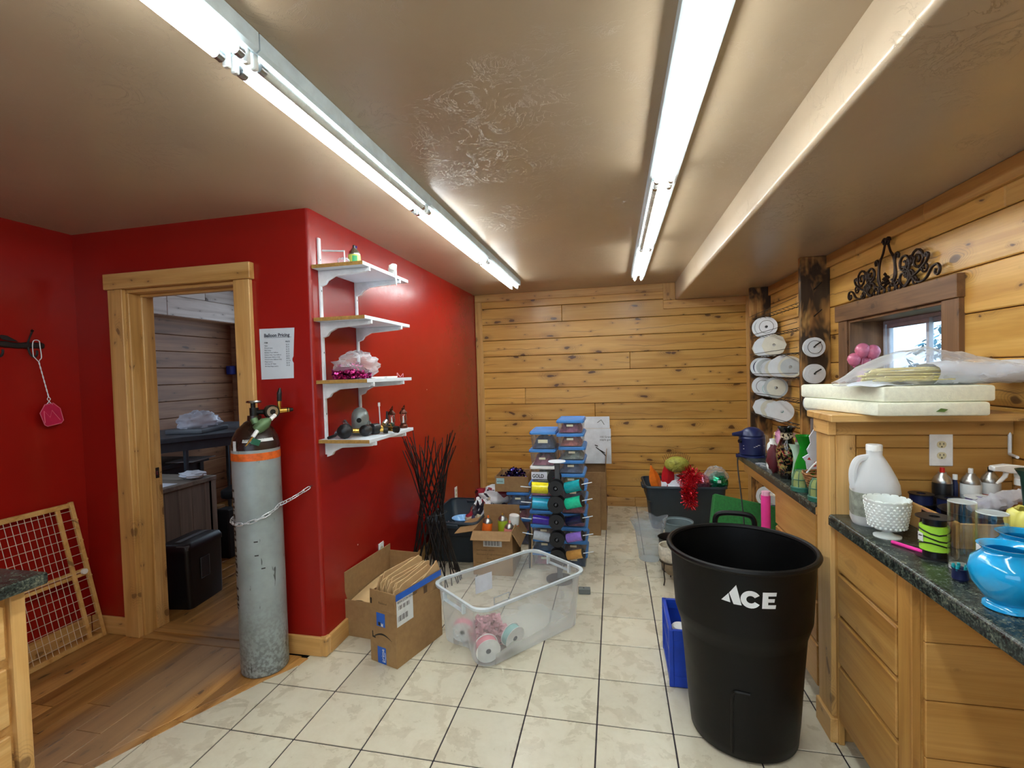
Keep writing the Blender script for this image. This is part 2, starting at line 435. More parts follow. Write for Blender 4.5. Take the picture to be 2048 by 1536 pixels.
while x < -1.7:
    c0 = .115 if x > -3.2 else .16
    cuts = [c0, 1.0+.7*((k*31) % 5)/5, 3.0]
    for ya, yb in zip(cuts, cuts[1:]): plank_y(x, x+pw-.0015, ya+.0008, yb-.0008)
    x += pw; k += 1
for ya, yb, z in ((-.075, -.005, .004), (-.005, .055, .010), (.055, .115, .006)):       # sill boards under the door
    MB().box((-.40, -(yb-ya)/2, -.014), (.40, (yb-ya)/2-.0015, z)).build('threshold_board', MATS['floor_wood'], wf, ((-2.70-1.92)/2, (ya+yb)/2, 0), bevel=.002)

# ================================================================ ceiling with dropped soffit
ce = MB().box((-3.2, -5.05, CEIL), (.80, 3.3, CEIL+.08)).build('ceiling', MATS['ceiling_paint'], smooth=False)
struct(ce, 'tan textured plaster ceiling with a dropped soffit on the right', 'ceiling')
sp = [(1.76, CEIL+.08), (.765, CEIL+.08)] + [(.765+.022-.022*math.cos(a), SOF+.022-.022*math.sin(a)) for a in [i*PI/12 for i in range(7)]] + [(1.76, SOF)]
MB().prism(sp, -3.3, 5.05, Matrix(((1, 0, 0, 0), (0, 0, -1, 0), (0, 1, 0, 0), (0, 0, 0, 1)))).build('soffit', MATS['ceiling_paint'], ce, ang=50)
# ================================================================ red walls
w = MB().box((XL-.12, -5.05, 0), (XL, .1, CEIL)).build('wall_left', MATS['red_paint'], smooth=False)
struct(w, 'dark red painted wall on the far left carrying the coat hooks', 'wall')
DX0, DX1, DZ = -2.70, -1.93, 2.075
w = MB().box((XL, YF, 0), (DX0, .1, CEIL)).box((DX1, YF, 0), (-1.49, .1, CEIL)).box((DX0, YF, DZ), (DX1, .1, CEIL)).build('wall_front', MATS['red_paint'], smooth=False)
struct(w, 'red painted wall with the open doorway in it', 'wall')
rp = [(-1.62, 3.2), (-1.62, .1), (-1.49, .1), (-1.49, YF)] + [(-1.49+.02*math.sin(a), YF+.02-.02*math.cos(a)) for a in [i*PI/12 for i in range(7)]] + [(XC, 3.2)]
w = MB().prism(rp, 0, CEIL).build('wall_side', MATS['red_paint'], ang=50)
struct(w, 'glossy red wall behind the white shelves running back to the wood wall', 'wall')
# chipped paint on the corner wall
# ================================================================ board walls
def wall_boards(parent, name, mat, M, zs, x0, x1, joints, t=.016, holes=()):
    """boards along local x stacked in z; M takes (x, depth, z) to the world"""
    for zi, (za, zb) in enumerate(zip(zs, zs[1:])):
        xs = [x0] + sorted(j for j, zz in joints if za < zz < zb) + [x1]
        segs = []
        for xa, xb in zip(xs, xs[1:]):
            ss = [(xa, xb, za, zb)]
            for hx0, hx1, hz0, hz1 in holes:
                nn = []
                for a, b, c, d in ss:
                    if b <= hx0 or a >= hx1 or d <= hz0 or c >= hz1: nn.append((a, b, c, d)); continue
                    if a < hx0: nn.append((a, hx0, c, d))
                    if b > hx1: nn.append((hx1, b, c, d))
                    if d > hz1: nn.append((max(a, hx0), min(b, hx1), hz1, d))
                    if c < hz0: nn.append((max(a, hx0), min(b, hx1), c, hz0))
                ss = nn
            segs += ss
        for a, b, c, d in segs:
            if b-a < .02 or d-c < .01: continue
            L, h = b-a, d-c
            me = MB().box((-L/2+.0012, 0, -h/2+.0022), (L/2-.0012, t+.0012*(zi % 3), h/2-.0022)).mesh(name, mat, bevel=.0045, smooth=False)
            o = link(name, me, parent); o.matrix_local = M @ Matrix.Translation(((a+b)/2, 0, (c+d)/2))
PZ = [.033+.186*k for k in range(-1, 14)]
PZ = [max(0, z) for z in PZ if z < 2.46]; PZ[-1] = 2.43
MBACK = Matrix(((-1, 0, 0, 0), (0, -1, 0, YB+.016), (0, 0, 1, 0), (0, 0, 0, 1)))
w = MB().box((-1.62, YB+.016, 0), (1.76, YB+.14, CEIL)).build('wall_back', MATS['dark_hole'], smooth=False)
struct(w, 'knotty pine board wall at the far end of the room', 'wall')
wall_boards(w, 'board', MATS['pine_wall'], MBACK, PZ, -1.54, 1.47, [(.456, 2.15), (-.279, 1.6), (.112, 1.05), (1.215, .31), (.9, 1.25)])
def trimb(name, a, b, m='pine_trim', parent=None, axis=None, bevel=.003):
    """trim stick with its grain along its longest side"""
    a = Vector(a); b = Vector(b); c = (a+b)/2; d = b-a
    ax = axis if axis is not None else max(range(3), key=lambda i: d[i])
    if ax == 0: R = Matrix.Identity(3); e = d
    elif ax == 1: R = Matrix(((0, -1, 0), (1, 0, 0), (0, 0, 1))); e = Vector((d.y, d.x, d.z))
    else: R = Matrix(((0, 0, -1), (0, 1, 0), (1, 0, 0))); e = Vector((d.z, d.y, d.x))
    o = MB().box(-e/2, e/2).build(name, MATS[m], parent, bevel=bevel)
    o.matrix_local = Matrix.Translation(c) @ R.to_4x4()
    return o
tr = thing('trim_1', 'pale pine trim framing the far board wall', 'trim', kind='structure')
Y0, Y1 = YB-.022, YB+.002
trimb('trim_board', (-1.466, Y0, 0), (-1.385, Y1, 2.344), parent=tr)
trimb('trim_board', (-1.466, Y0, 2.344), (.64, Y1, CEIL), parent=tr)
trimb('trim_board', (.64, Y0, SOF-.0), (.764, Y1, CEIL), parent=tr, axis=2)
trimb('trim_board', (.64, Y0, SOF-.09), (1.46, Y1, SOF-.001), parent=tr)
trimb('trim_board', (1.46, Y0, 0), (1.538, Y1, SOF-.001), parent=tr)
trimb('trim_board', (-1.385, Y0, 0), (.3, Y1, .095), parent=tr); trimb('trim_board', (.302, Y0, 0), (1.46, Y1, .095), parent=tr)
# right wall with the small window
WY0, WY1, WZ0, WZ1 = .13, 1.02, 1.38, 1.775
w = MB().box((XR+.016, -5.05, 0), (XR+.22, WY0, CEIL)).box((XR+.016, WY1, 0), (XR+.22, 3.26, CEIL)).box((XR+.016, WY0, 0), (XR+.22, WY1, WZ0)).box((XR+.016, WY0, WZ1), (XR+.22, WY1, CEIL)).build('wall_right', MATS['stain_wood'], smooth=False)
struct(w, 'knotty pine board wall on the right with the small window', 'wall')
MRIGHT = Matrix(((0, -1, 0, XR+.016), (1, 0, 0, 0), (0, 0, 1, 0), (0, 0, 0, 1)))
ZR = [z for z in PZ if z < 2.2] + [SOF]
wall_boards(w, 'board', MATS['pine_wall'], MRIGHT, ZR, -4.0, 3.12, [(-.193, 2.12), (1.9, 1.98), (-1.6, 1.8), (2.2, 1.6), (1.4, 1.2), (-1.2, 1.42)], holes=[(WY0, WY1, WZ0, WZ1)])
tr = thing('trim_2', 'brown pine crown trim along the top of the right wall', 'trim', kind='structure')
for ya, yb in ((-4.0, .25), (.252, .9), (.902, 3.09)): trimb('crown_board', (XR-.022, ya, SOF-.085), (XR-.001, yb, SOF-.001), 'cabinet_wood', tr)
w = MB().box((XL-.12, -5.17, 0), (-2.4, -5.05, CEIL)).box((.9, -5.17, 0), (1.76, -5.05, CEIL)).box((-2.4, -5.17, 0), (.9, -5.05, .75)).box((-2.4, -5.17, 2.15), (.9, -5.05, CEIL)).build('wall_rear', MATS['tan_paint'], smooth=False)
struct(w, 'tan painted wall behind the viewer with a wide shop window', 'wall')
# ================================================================ baseboards and door frame
tr = thing('baseboard_front', 'pine baseboards along the foot of the red walls', 'baseboard', kind='structure')
trimb('baseboard', (XL+.016, YF-.018, 0), (DX0-.10, YF, .105), parent=tr); trimb('baseboard', (DX1+.1, YF-.018, 0), (-1.485, YF, .105), parent=tr)
trimb('baseboard', (-1.5, YF-.019, 0), (-1.451, YF+.03, .107), parent=tr, axis=2, bevel=.008)
trimb('baseboard', (XC, -.02, 0), (XC+.018, 3.098, .105), parent=tr); trimb('baseboard', (XL, -4.9, 0), (XL+.016, YF-.018, .105), parent=tr)
dr = thing('door_1', 'light pine door frame with a wide header board, no door hung', 'door frame', kind='structure')
trimb('header_board', (DX0-.115, YF-.04, DZ), (DX1+.115, YF, DZ+.09), parent=dr)
trimb('casing', (DX0-.10, YF-.028, 0), (DX0+.004, YF, DZ), parent=dr); trimb('casing', (DX1-.004, YF-.028, .0), (DX1+.10, YF, DZ), parent=dr)
trimb('jamb', (DX0, YF-.001, 0), (DX0+.02, .11, DZ-.02), parent=dr); trimb('jamb', (DX1-.02, YF-.001, 0), (DX1, .11, DZ-.02), parent=dr)
trimb('jamb', (DX0, YF-.001, DZ-.02), (DX1, .11, DZ), parent=dr)
trimb('door_stop', (DX0+.02, .02, .012), (DX0+.034, .055, DZ-.034), parent=dr); trimb('door_stop', (DX1-.034, .02, .012), (DX1-.02, .055, DZ-.034), parent=dr)
trimb('door_stop', (DX0+.02, .02, DZ-.034), (DX1-.02, .055, DZ-.02), parent=dr)
sk = MB().box((DX0+.02, .058, .93), (DX0+.0225, .088, .995)).build('strike_plate', MATS['black_metal'], dr, bevel=.0008)
MB().box((DX0+.0222, .066, .95), (DX0+.0228, .08, .975)).build('latch_hole', MATS['steel'], sk)
# ================================================================ office beyond the door
OX, OY = -4.75, 3.0
w = MB().box((OX-.1, .1, 0), (OX, OY+.1, 2.6)).build('wall_office', MATS['dark_hole'], smooth=False)
struct(w, 'brown board wall of the dim office seen through the door', 'wall')
MOFF = Matrix(((0, 1, 0, OX), (-1, 0, 0, 0), (0, 0, 1, 0), (0, 0, 0, 1)))
wall_boards(w, 'board', MATS['office_wall_wood'], MOFF, [.0+.187*k for k in range(13)], -OY, -.1, [(-1.6, .5), (-2.2, 1.0), (-1.2, 1.6)])
MOFF2 = Matrix(((0, 1, 0, OX+.22), (-1, 0, 0, 0), (0, 0, 1, 0), (0, 0, 0, 1)))
wall_boards(w, 'upper_board', MATS['office_top_wood'], MOFF2, [2.24, 2.46, 2.70], -OY, -.1, [(-1.9, 2.3), (-2.4, 2.6)])
MB().box((OX, .1, 2.235), (OX+.22, OY, 2.7)).build('loft_beam', MATS['office_wall_wood'], w, smooth=False)
w = MB().box((OX-.1, OY, 0), (-4.35, OY+.1, 2.75)).box((-1.95, OY, 0), (-1.62, OY+.1, 2.75)).box((-4.35, OY, 0), (-1.95, OY+.1, .85)).box((-4.35, OY, 2.5), (-1.95, OY+.1, 2.75)).build('wall_office_end', MATS['office_wall_wood'], smooth=False)
struct(w, 'board wall with a wide window at the far end of the office', 'wall')
w = MB().box((OX-.1, .1, 2.70), (-1.5, OY+.1, 2.78)).build('ceiling', MATS['office_top_wood'], smooth=False)
struct(w, 'pale board ceiling over the dim office', 'ceiling')
w = MB().box((OX-.1, -.02, 0), (-4.6, .1, 2.75)).box((-3.4, -.02, 0), (XL-.12, .1, 2.75)).box((-4.6, -.02, 0), (-3.4, .1, 1.0)).box((-4.6, -.02, 2.35), (-3.4, .1, 2.75)).build('wall_office_near', MATS['office_wall_wood'], smooth=False)
struct(w, 'near wall of the dim office with a window onto daylight', 'wall')
# ================================================================ fluorescent strip fixtures
def fixture(x, lab, dead):
    L = thing('ceiling_light', lab, 'ceiling light', (x, 0, 0), group='fluorescent strip lights on the ceiling')
    secs = [(-3.71, -2.48), (-2.475, -1.245), (-1.24, -.025), (-.02, 1.195), (1.20, 2.40)]
    for i, (a, b) in enumerate(secs):
        pr = [(-.062, CEIL-.001), (-.062, CEIL-.045), (-.052, CEIL-.052), (-.02, CEIL-.036), (.02, CEIL-.036), (.052, CEIL-.052), (.062, CEIL-.045), (.062, CEIL-.001)]
        h = MB().prism([(p[0], p[1]) for p in pr], -b, -a, Matrix(((1, 0, 0, 0), (0, 0, -1, 0), (0, 1, 0, 0), (0, 0, 0, 1)))).build('housing', MATS['housing_white'], L, smooth=False)
        for sx in (-1, 1):
            off = (i, sx) in dead
            MB().cyl((sx*.030, a+.05, CEIL-.066), (sx*.030, b-.05, CEIL-.066), .0135, 12).build('tube', MATS['tube_dead' if off else 'tube_lit'], L)
            for e, d in ((a, 1), (b, -1)):
                MB().cyl((sx*.030, e+d*.028, CEIL-.066), (sx*.030, e+d*.05, CEIL-.066), .0142, 12).build('tube_cap', MATS['steel'], L)
                MB().box((sx*.030-.009, e+d*.012-.006, CEIL-.083), (sx*.030+.009, e+d*.012+.010, CEIL-.036)).build('lamp_holder', MATS['white_plastic'], L, bevel=.003)
    return L
fixture(-.845, 'long fluorescent strip light nearer the red walls', {(2, 1)})
fixture(.345, 'long fluorescent strip light nearer the dropped soffit', {(3, -1)})
# ================================================================ counters, partition and drawers on the right
CZ, CX = .92, .925
def worktop(name, lab, y0, y1, x1=XR-.002, x0=CX, z=CZ):
    t = thing(name, lab, 'worktop', (0, 0, 0))
    a = [i*PI/10 for i in range(6)]
    pr = [(x1, z), (x0+.014, z)] + [(x0+.014-.014*math.sin(k), z-.014+.014*math.cos(k)) for k in a[1:]] + [(x0, z-.042), (x0+.003, z-.042), (x0+.003, z-.012), (x0+.016, z-.003), (x1, z-.003)]
    R = Matrix(((1, 0, 0, 0), (0, 0, -1, 0), (0, 1, 0, 0), (0, 0, 0, 1)))
    MB().prism(pr, -y1, -y0, R).build('laminate_surface', MATS['granite'], t, ang=40)
    MB().prism([(x1, z-.003), (x0+.016, z-.003), (x0+.003, z-.012), (x0+.003, z-.042), (x0+.024, z-.042), (x0+.024, z-.022), (x1, z-.022)], -y1+.001, -y0-.001, R).build('board_core', MATS['pine_trim'], t, smooth=False)
    return t
worktop('worktop', 'dark granite-look worktop under the blue vases and white jug', -2.3, -.237)
worktop('worktop', 'dark granite-look worktop behind the partition, full of vases', -.102, 1.21)
def drawer_unit(lab, y0, y1, zs, xf_=.948, side=True):
    t = thing('drawer_cabinet', lab, 'cabinet')
    MB().box((xf_+.018, y0, .10), (XR-.004, y1, CZ-.044)).build('body', MATS['cabinet_wood'], t, bevel=.002)
    MB().box((xf_+.085, y0+.002, 0), (XR-.02, y1-.002, .10)).build('toe_kick', MATS['stain_wood'], t)
    return t
cb = drawer_unit('honey wood drawer cabinet beside the black trash can, four drawers', -.75, -.238, 0)
def drawers(t, y0, y1, zz, xf_):
    for za, zb in zz:
        L, h = y1-y0, zb-za
        o = MB().box((-L/2, -.011, -h/2), (L/2, .011, h/2)).build('drawer', MATS['cabinet_wood'], t, bevel=.004)
        o.matrix_local = Matrix(((0, -1, 0, xf_+.008), (1, 0, 0, (y0+y1)/2), (0, 0, 1, (za+zb)/2), (0, 0, 0, 1)))
        p = MB().prism([(-.011, h/2-.004), (-.017, h/2-.002), (-.017, h/2+.004), (.004, h/2+.004), (.006, h/2-.002)], -L/2, L/2, Matrix(((0, 0, 1, 0), (1, 0, 0, 0), (0, 1, 0, 0), (0, 0, 0, 1)))).build('finger_lip', MATS['cabinet_wood'], o, bevel=.0015)
drawers(cb, -.665, -.262, [(.705, .865), (.535, .69), (.335, .52), (.105, .32)], .948)
trimb('stile', (.942, -.752, .0), (.968, -.682, CZ-.044), 'cabinet_wood', cb)
trimb('stile', (.946, -.262, .0), (.968, -.238, CZ-.044), 'cabinet_wood', cb)
for k in range(5):       # boards on the side facing the knee space
    z0 = .012+k*.172
    o = MB().box((-.283, -.014, 0), (.283, 0, .170)).build('side_board', MATS['cabinet_wood'], cb, loc=(1.254, -.751, z0), bevel=.003)
cb2 = drawer_unit('honey wood drawer cabinet behind the partition under the vases', -.099, .50, 0)
drawers(cb2, -.055, .49, [(.66, .86), (.49, .645), (.30, .475), (.105, .285)], .948)
trimb('apron', (.958, .50, .80), (.978, 1.19, CZ-.044), 'cabinet_wood', cb2)
# ---- partition between the counters
pw_ = MB().box((.952, -.222, 0), (XR-.002, -.125, 1.285)).build('wall_partition', MATS['pine_wall'], smooth=False)
struct(pw_, 'low pine board partition between the two counters, ledge on top', 'wall')
for za, zb in ((.922, 1.06), (1.06, 1.185), (1.185, 1.235)):
    o = MB().box((-.255, -.010, 0), (.255, 0, zb-za-.002)).build('board', MATS['cabinet_wood'], pw_, loc=(1.283, -.2225, za), bevel=.002)
trimb('post', (.9535, -.237, 0), (1.024, -.222, 1.235), 'pine_trim', pw_); trimb('post', (.930, -.238, .10), (.952, -.112, 1.235), 'pine_trim', pw_)
trimb('plinth', (.920, -.252, 0), (.952, -.104, .10), 'pine_trim', pw_)
trimb('rail', (.9535, -.240, 1.2355), (XR-.002, -.222, 1.292), 'pine_trim', pw_); trimb('rail', (.922, -.248, 1.2355), (.9530, -.104, 1.2915), 'pine_trim', pw_)
lg = trimb('ledge', (.915, -.300, 1.292), (XR-.002, -.055, 1.32), 'pine_trim', None); tag(lg, 'pine ledge board capping the partition, foam sheets on it', 'shelf')

# ---- outlet plates
def outlet(lab, M, w=.076, h=.122):
    t = thing('outlet', lab, 'outlet', group='outlet plates on the walls'); t.matrix_world = M
    MB().cbox((0, -.003, 0), (w, .006, h)).build('cover_plate', MATS['white_plastic'], t, bevel=.002)
    for z in (-.021, .021):
        o = MB().prism([(p[0], p[1]) for p in rrect(.030, .026, .012, 4)], 0, .002, Matrix(((1, 0, 0, 0), (0, 0, -1, -.006), (0, 1, 0, z), (0, 0, 0, 1)))).build('socket', MATS['outlet_ivory'], t)
        for dx, hh in ((-.006, .008), (.006, .007)):
            MB().cbox((dx, -.0082, z+.003), (.002, .001, hh)).build('slot', MATS['dark_hole'], o)
        MB().cyl((0, -.0077, z-.008), (0, -.0088, z-.008), .0024, 8).build('slot', MATS['dark_hole'], o)
    return t
outlet('white duplex outlet above the cluttered counter beside the white jug', xf((1.309, -.2335, 1.178)))
RX = Matrix(((0, -1, 0, XC+.0005), (1, 0, 0, 0), (0, 0, 1, 0), (0, 0, 0, 1)))
outlet('white duplex outlet low on the red wall behind the brown boxes', RX @ xf((.615, 0, .335)), .07, .114)
outlet('white duplex outlet low on the red wall near its far corner', RX @ xf((2.21, 0, .335)), .07, .114)

# ---- L bracket on the partition
lb = MB().tube([(1.525, -.2345, 1.245), (1.525, -.238, 1.235), (1.525, -.238, 1.17), (1.52, -.245, 1.165), (1.50, -.31, 1.165)], .0055, 8).build('wall_bracket', MATS['white_metal'])
tag(lb, 'chipped white L-shaped metal bracket at the right end of the partition', 'bracket')

# ================================================================ window
wn = thing('window_1', 'small slider window with dark stained wood casing and white vinyl sash', 'window', kind='structure')
X0 = XR-.012
trimb('casing', (X0-.022, WY0-.115, WZ1+.004), (X0+.016, WY1+.135, WZ1+.105), 'stain_wood', wn)
trimb('casing', (X0-.012, WY0-.11, WZ0-.02), (X0+.016, WY0-.0, WZ1+.004), 'stain_wood', wn, axis=2); trimb('casing', (X0-.012, WY1, WZ0-.02), (X0+.016, WY1+.11, WZ1+.004), 'stain_wood', wn, axis=2)
trimb('sill', (X0-.04, WY0-.12, WZ0-.03), (XR+.22, WY1+.12, WZ0), 'stain_wood', wn)
trimb('reveal', (X0, WY1-.014, WZ0), (XR+.21, WY1, WZ1), 'stain_wood', wn, axis=2); trimb('reveal', (X0, WY0, WZ0), (XR+.21, WY0+.014, WZ1), 'stain_wood', wn, axis=2)
trimb('reveal', (X0, WY0, WZ1-.012), (XR+.21, WY1, WZ1+.004), 'stain_wood', wn)
XG = XR+.17
def frame(name, y0, y1, z0, z1, x, w_, d, parent):
    m = MB(); m.box((x, y0, z0), (x+d, y1, z0+w_)); m.box((x, y0, z1-w_), (x+d, y1, z1)); m.box((x, y0, z0+w_), (x+d, y0+w_, z1-w_)); m.box((x, y1-w_, z0+w_), (x+d, y1, z1-w_))
    return m.build(name, MATS['vinyl'], parent, bevel=.002)
plain('vinyl', 'C8D0DC', .4)
clear('pane_glass', (.97, .99, 1), .03, .02, gloss=True)
frame('window_frame', WY0+.014, WY1-.014, WZ0, WZ1-.012, XG, .020, .045, wn)
ym = (WY0+WY1)/2+.02
s1 = frame('sash', ym-.02, WY1-.045, WZ0+.018, WZ1-.03, XG+.004, .026, .018, wn); s2 = frame('sash', WY0+.045, ym+.03, WZ0+.018, WZ1-.03, XG+.022, .026, .018, wn)
MB().box((XG+.012, ym+.0, WZ0+.05), (XG+.014, WY1-.07, WZ1-.05)).build('pane', MATS['pane_glass'], s1); MB().box((XG+.030, WY0+.07, WZ0+.05), (XG+.032, ym+.0, WZ1-.05)).build('pane', MATS['pane_glass'], s2)
# conifer outside
plain('conifer_green', '4E8FA0', .8, var=.4, sc=3); plain('bark', '5A4A3E', .9)
tr = thing('conifer_tree', 'blue-green conifer outside the small window', 'tree', (6.2, 6.75, -.6))
MB().cyl((0, 0, 0), (0, 0, 3.6), .12, 8, .02).build('trunk', MATS['bark'], tr)
rt = random.Random(5); m = MB()
for k in range(170):
    z = .5+3.1*k/170; L = max(.06, 1.0*(3.75-z)); a = k*2.4
    if L > 1.9: L = 1.9
    for j in range(9):
        f = (j+1)/9; b = a+rt.uniform(-.2, .2); cx, cy = math.cos(b)*L*f, math.sin(b)*L*f; zz = z-.22*f*L+rt.uniform(-.05, .05)
        for q in range(6):
            d = Vector((rt.uniform(-1, 1), rt.uniform(-1, 1), rt.uniform(-.6, .2))).normalized()*.17; n_ = d.cross(Vector((0, 0, 1))).normalized()*.035
            m.add([(cx, cy, zz), (cx+d.x/2+n_.x, cy+d.y/2+n_.y, zz+d.z/2), (cx+d.x, cy+d.y, zz+d.z), (cx+d.x/2-n_.x, cy+d.y/2-n_.y, zz+d.z/2)], [(0, 1, 2, 3)])
fo = m.build('foliage', MATS['conifer_green'], tr, smooth=False, wn=False); fo['kind'] = 'stuff'
gd = MB().box((1.8, -8, -.7), (30, 20, -.6)).build('ground', plain('lawn', '7C8C6A', .9, var=.3, sc=2), smooth=False); tag(gd, 'grassy ground outside the window', 'ground', kind='structure')

# ================================================================ wrought-iron scroll above the window
plain('iron', '2A1C14', .45, .6)
ir = thing('iron_scroll', 'dark wrought-iron scroll ornament on the board wall above the window', 'wall ornament', (XR-.026, .555, 1.90))
def spiral(cy, cz, r0, r1, a0, turns, n=22):
    return [(0, cy+(r0+(r1-r0)*i/n)*math.cos(a0+turns*2*PI*i/n), cz+(r0+(r1-r0)*i/n)*math.sin(a0+turns*2*PI*i/n)) for i in range(n+1)]
def iron(pts, r=.0062): MB().tube(pts, r, 6).build('scroll', MATS['iron'], ir)
for s_ in (-1, 1):
    R_ = lambda P: [(p[0], s_*p[1], p[2]) for p in P]
    iron(R_(spline([(0, .015, .235), (0, .035, .19), (0, .065, .15), (0, .075, .09), (0, .06, .03), (0, .02, .005)], 5)))          # centre lyre
    iron(R_(spline([(0, .06, .02), (0, .085, .06), (0, .075, .13), (0, .09, .165), (0, .11, .16), (0, .105, .14)], 5)))
    iron(R_(spiral(.045, .0, .04, .012, PI*.5, -1.2)))
    iron(R_(spiral(.155, .095, .055, .014, -PI*.5, 1.5))); iron(R_(spiral(.150, .03, .055, .016, PI*.55, -1.3)))
    iron(R_(spiral(.265, .095, .055, .010, PI, -1.7))); iron(R_(spline([(0, .10, .03), (0, .16, -.015), (0, .22, .02), (0, .28, .045), (0, .33, .075), (0, .345, .105), (0, .325, .11), (0, .322, .095)], 5)))
    iron(R_(spline([(0, .20, .06), (0, .235, .01), (0, .28, -.012), (0, .33, .0), (0, .37, .038), (0, .41, .045), (0, .425, .02), (0, .41, .0), (0, .392, .01), (0, .398, .026)], 5), ))
    iron(R_(spiral(.245, .005, .026, .008, 0, -1.2)), .005)
    iron(R_(spiral(.205, .10, .030, .008, 0, 1.3)), .005); iron(R_(spiral(.105, -.002, .030, .010, PI*.8, -1.2)), .005); iron(R_(spiral(.32, .05, .026, .008, PI, 1.2)), .005); iron(R_(spiral(.215, .035, .028, .008, PI*1.3, -1.2)), .005)
    leaf = MB()
    for k in range(9):
        a = k*.7; c = (.2+.05*math.cos(a), .06+.04*math.sin(a)); d = (.022*math.cos(a*1.9), .022*math.sin(a*1.9))
        leaf.prism([(c[0], c[1]), (c[0]+d[0]-d[1]*.4, c[1]+d[1]+d[0]*.4), (c[0]+d[0]*1.6, c[1]+d[1]*1.6), (c[0]+d[0]+d[1]*.4, c[1]+d[1]-d[0]*.4)], -.003, .003, Matrix(((0, 0, 1, 0), (s_, 0, 0, 0), (0, 1, 0, 0), (0, 0, 0, 1))))
    leaf.build('leaf_cluster', MATS['iron'], ir)
iron(spiral(-.012, .245, .022, .006, PI, -1.3)); iron(spiral(.02, .248, .02, .006, 0, 1.2))
m = MB()
for k in range(14):
    a = k*2.4; r = .004+.0022*k
    m.lathe([(0, -.010), (.010, 0), (0, .012)], 6, xf((-.004, r*math.cos(a), .045+r*1.2*math.sin(a))))
m.build('leaf_cluster', MATS['iron'], ir)

# ================================================================ ribbon rack between two scorched posts
for y, lab in ((1.30, 'scorched wooden post nearer the window, ribbon spools pegged on its face'), (2.56, 'scorched wooden post in the far corner beside the board wall')):
    t = trimb('rack_post', (1.358, y, 0), (XR-.001, y+.04, SOF-.001), 'burnt_wood', None); tag(t, lab, 'post', 'scorched rack posts')
plain('wire_dark', '3A332C', .5, .7)
for k, z in enumerate((1.95, 1.775, 1.60, 1.42, 1.245, 1.06)):
    rk = thing('wire_rack', ['empty wire rack across the top between the scorched posts', 'wire rack, first row of white spools from the top', 'wire rack, second row of white spools from the top', 'wire rack, third and fullest row of white spools', 'wire rack, fourth row of spools from the top', 'wire rack, lowest row of spools above the counter'][k], 'rack', (0, 0, z), group='ribbon racks between the posts')
    for x in (1.385, 1.465): MB().tube([(x, 1.34, 0), (x, 2.56, 0)], .003, 6).build('wire', MATS['wire_dark'], rk)
    for q in range(13): MB().tube([(1.385, 1.40+q*.09, 0), (1.425, 1.40+q*.09, -.018), (1.465, 1.40+q*.09, 0)], .0016, 5).build('cross_wire', MATS['wire_dark'], rk)
    MB().tube([(1.352, 2.555, .02), (1.35, 1.345, .035)], .0022, 5).build('wire', MATS['wire_dark'], rk)
plain('spool_white', 'E2E8EC', .5, var=.06); plain('spool_cream', 'D6D4C4', .5, var=.08); plain('spool_grey', 'B4BCBE', .5, var=.1)
RIB = [plain('ribbon_%d' % i, c, .35) for i, c in enumerate(('B8C4C8', 'D8D4C8', '2A2A50', 'C8B8A8', '5AC0B8', 'A8B0B4'))]
sp_cache = {}
def spool_mesh(r, w_, hole, oct_=False):
    key = (r, w_, hole, oct_)
    if key not in sp_cache:
        n = 8 if oct_ else 28
        fl_ = MB().lathe([(hole, 0), (r, 0), (r, .0022), (hole, .0022)], n, closed=True).mesh('flange', MATS['spool_white'])
        co = MB().lathe([(hole, .0022), (r*.9, .0022), (r*.9, w_-.0022), (hole, w_-.0022)], 28, closed=True).mesh('ribbon', RIB[0])
        hub = MB().lathe([(hole*.98, .0), (hole*1.04, .0), (hole*1.04, w_), (hole*.98, w_)], 16, closed=True).mesh('hub', MATS['spool_grey'])
        sp_cache[key] = (fl_, co, hub)
    return sp_cache[key]
def spool(lab, M, r, w_, hole=.012, ring=None, fm='spool_white', rm=0, group='ribbon spools on the racks', oct_=False, inner=None):
    t = thing('ribbon_spool', lab, 'ribbon spool', group=group); t.matrix_world = M
    a, b, c = spool_mesh(r, w_, hole, oct_)
    for z in (0, w_-.0022):
        o = link('flange', a, t, (0, 0, z)); o.material_slots[0].link = 'OBJECT'; o.material_slots[0].material = MATS[fm]
    o = link('ribbon', b, t); o.material_slots[0].link = 'OBJECT'; o.material_slots[0].material = RIB[rm] if isinstance(rm, int) else MATS[rm]
    if ring: MB().lathe([(r*.62, -.0006), (r*.66, -.0006), (r*.66, .0003), (r*.62, .0003)], 28, closed=True).build('printed_ring', MATS[ring], t)
    if inner: MB().lathe([(hole, -.0007), (r*.8, -.0007), (r*.8, .0003), (hole, .0003)], 28, closed=True).build('inner_disc', MATS[inner], t)
    return t
FACE = lambda x, y, z, ry=0, rx=0: xf((x, y, z)) @ Matrix.Rotation(rx, 4, 'Z') @ Matrix.Rotation(-PI/2+ry, 4, 'X')
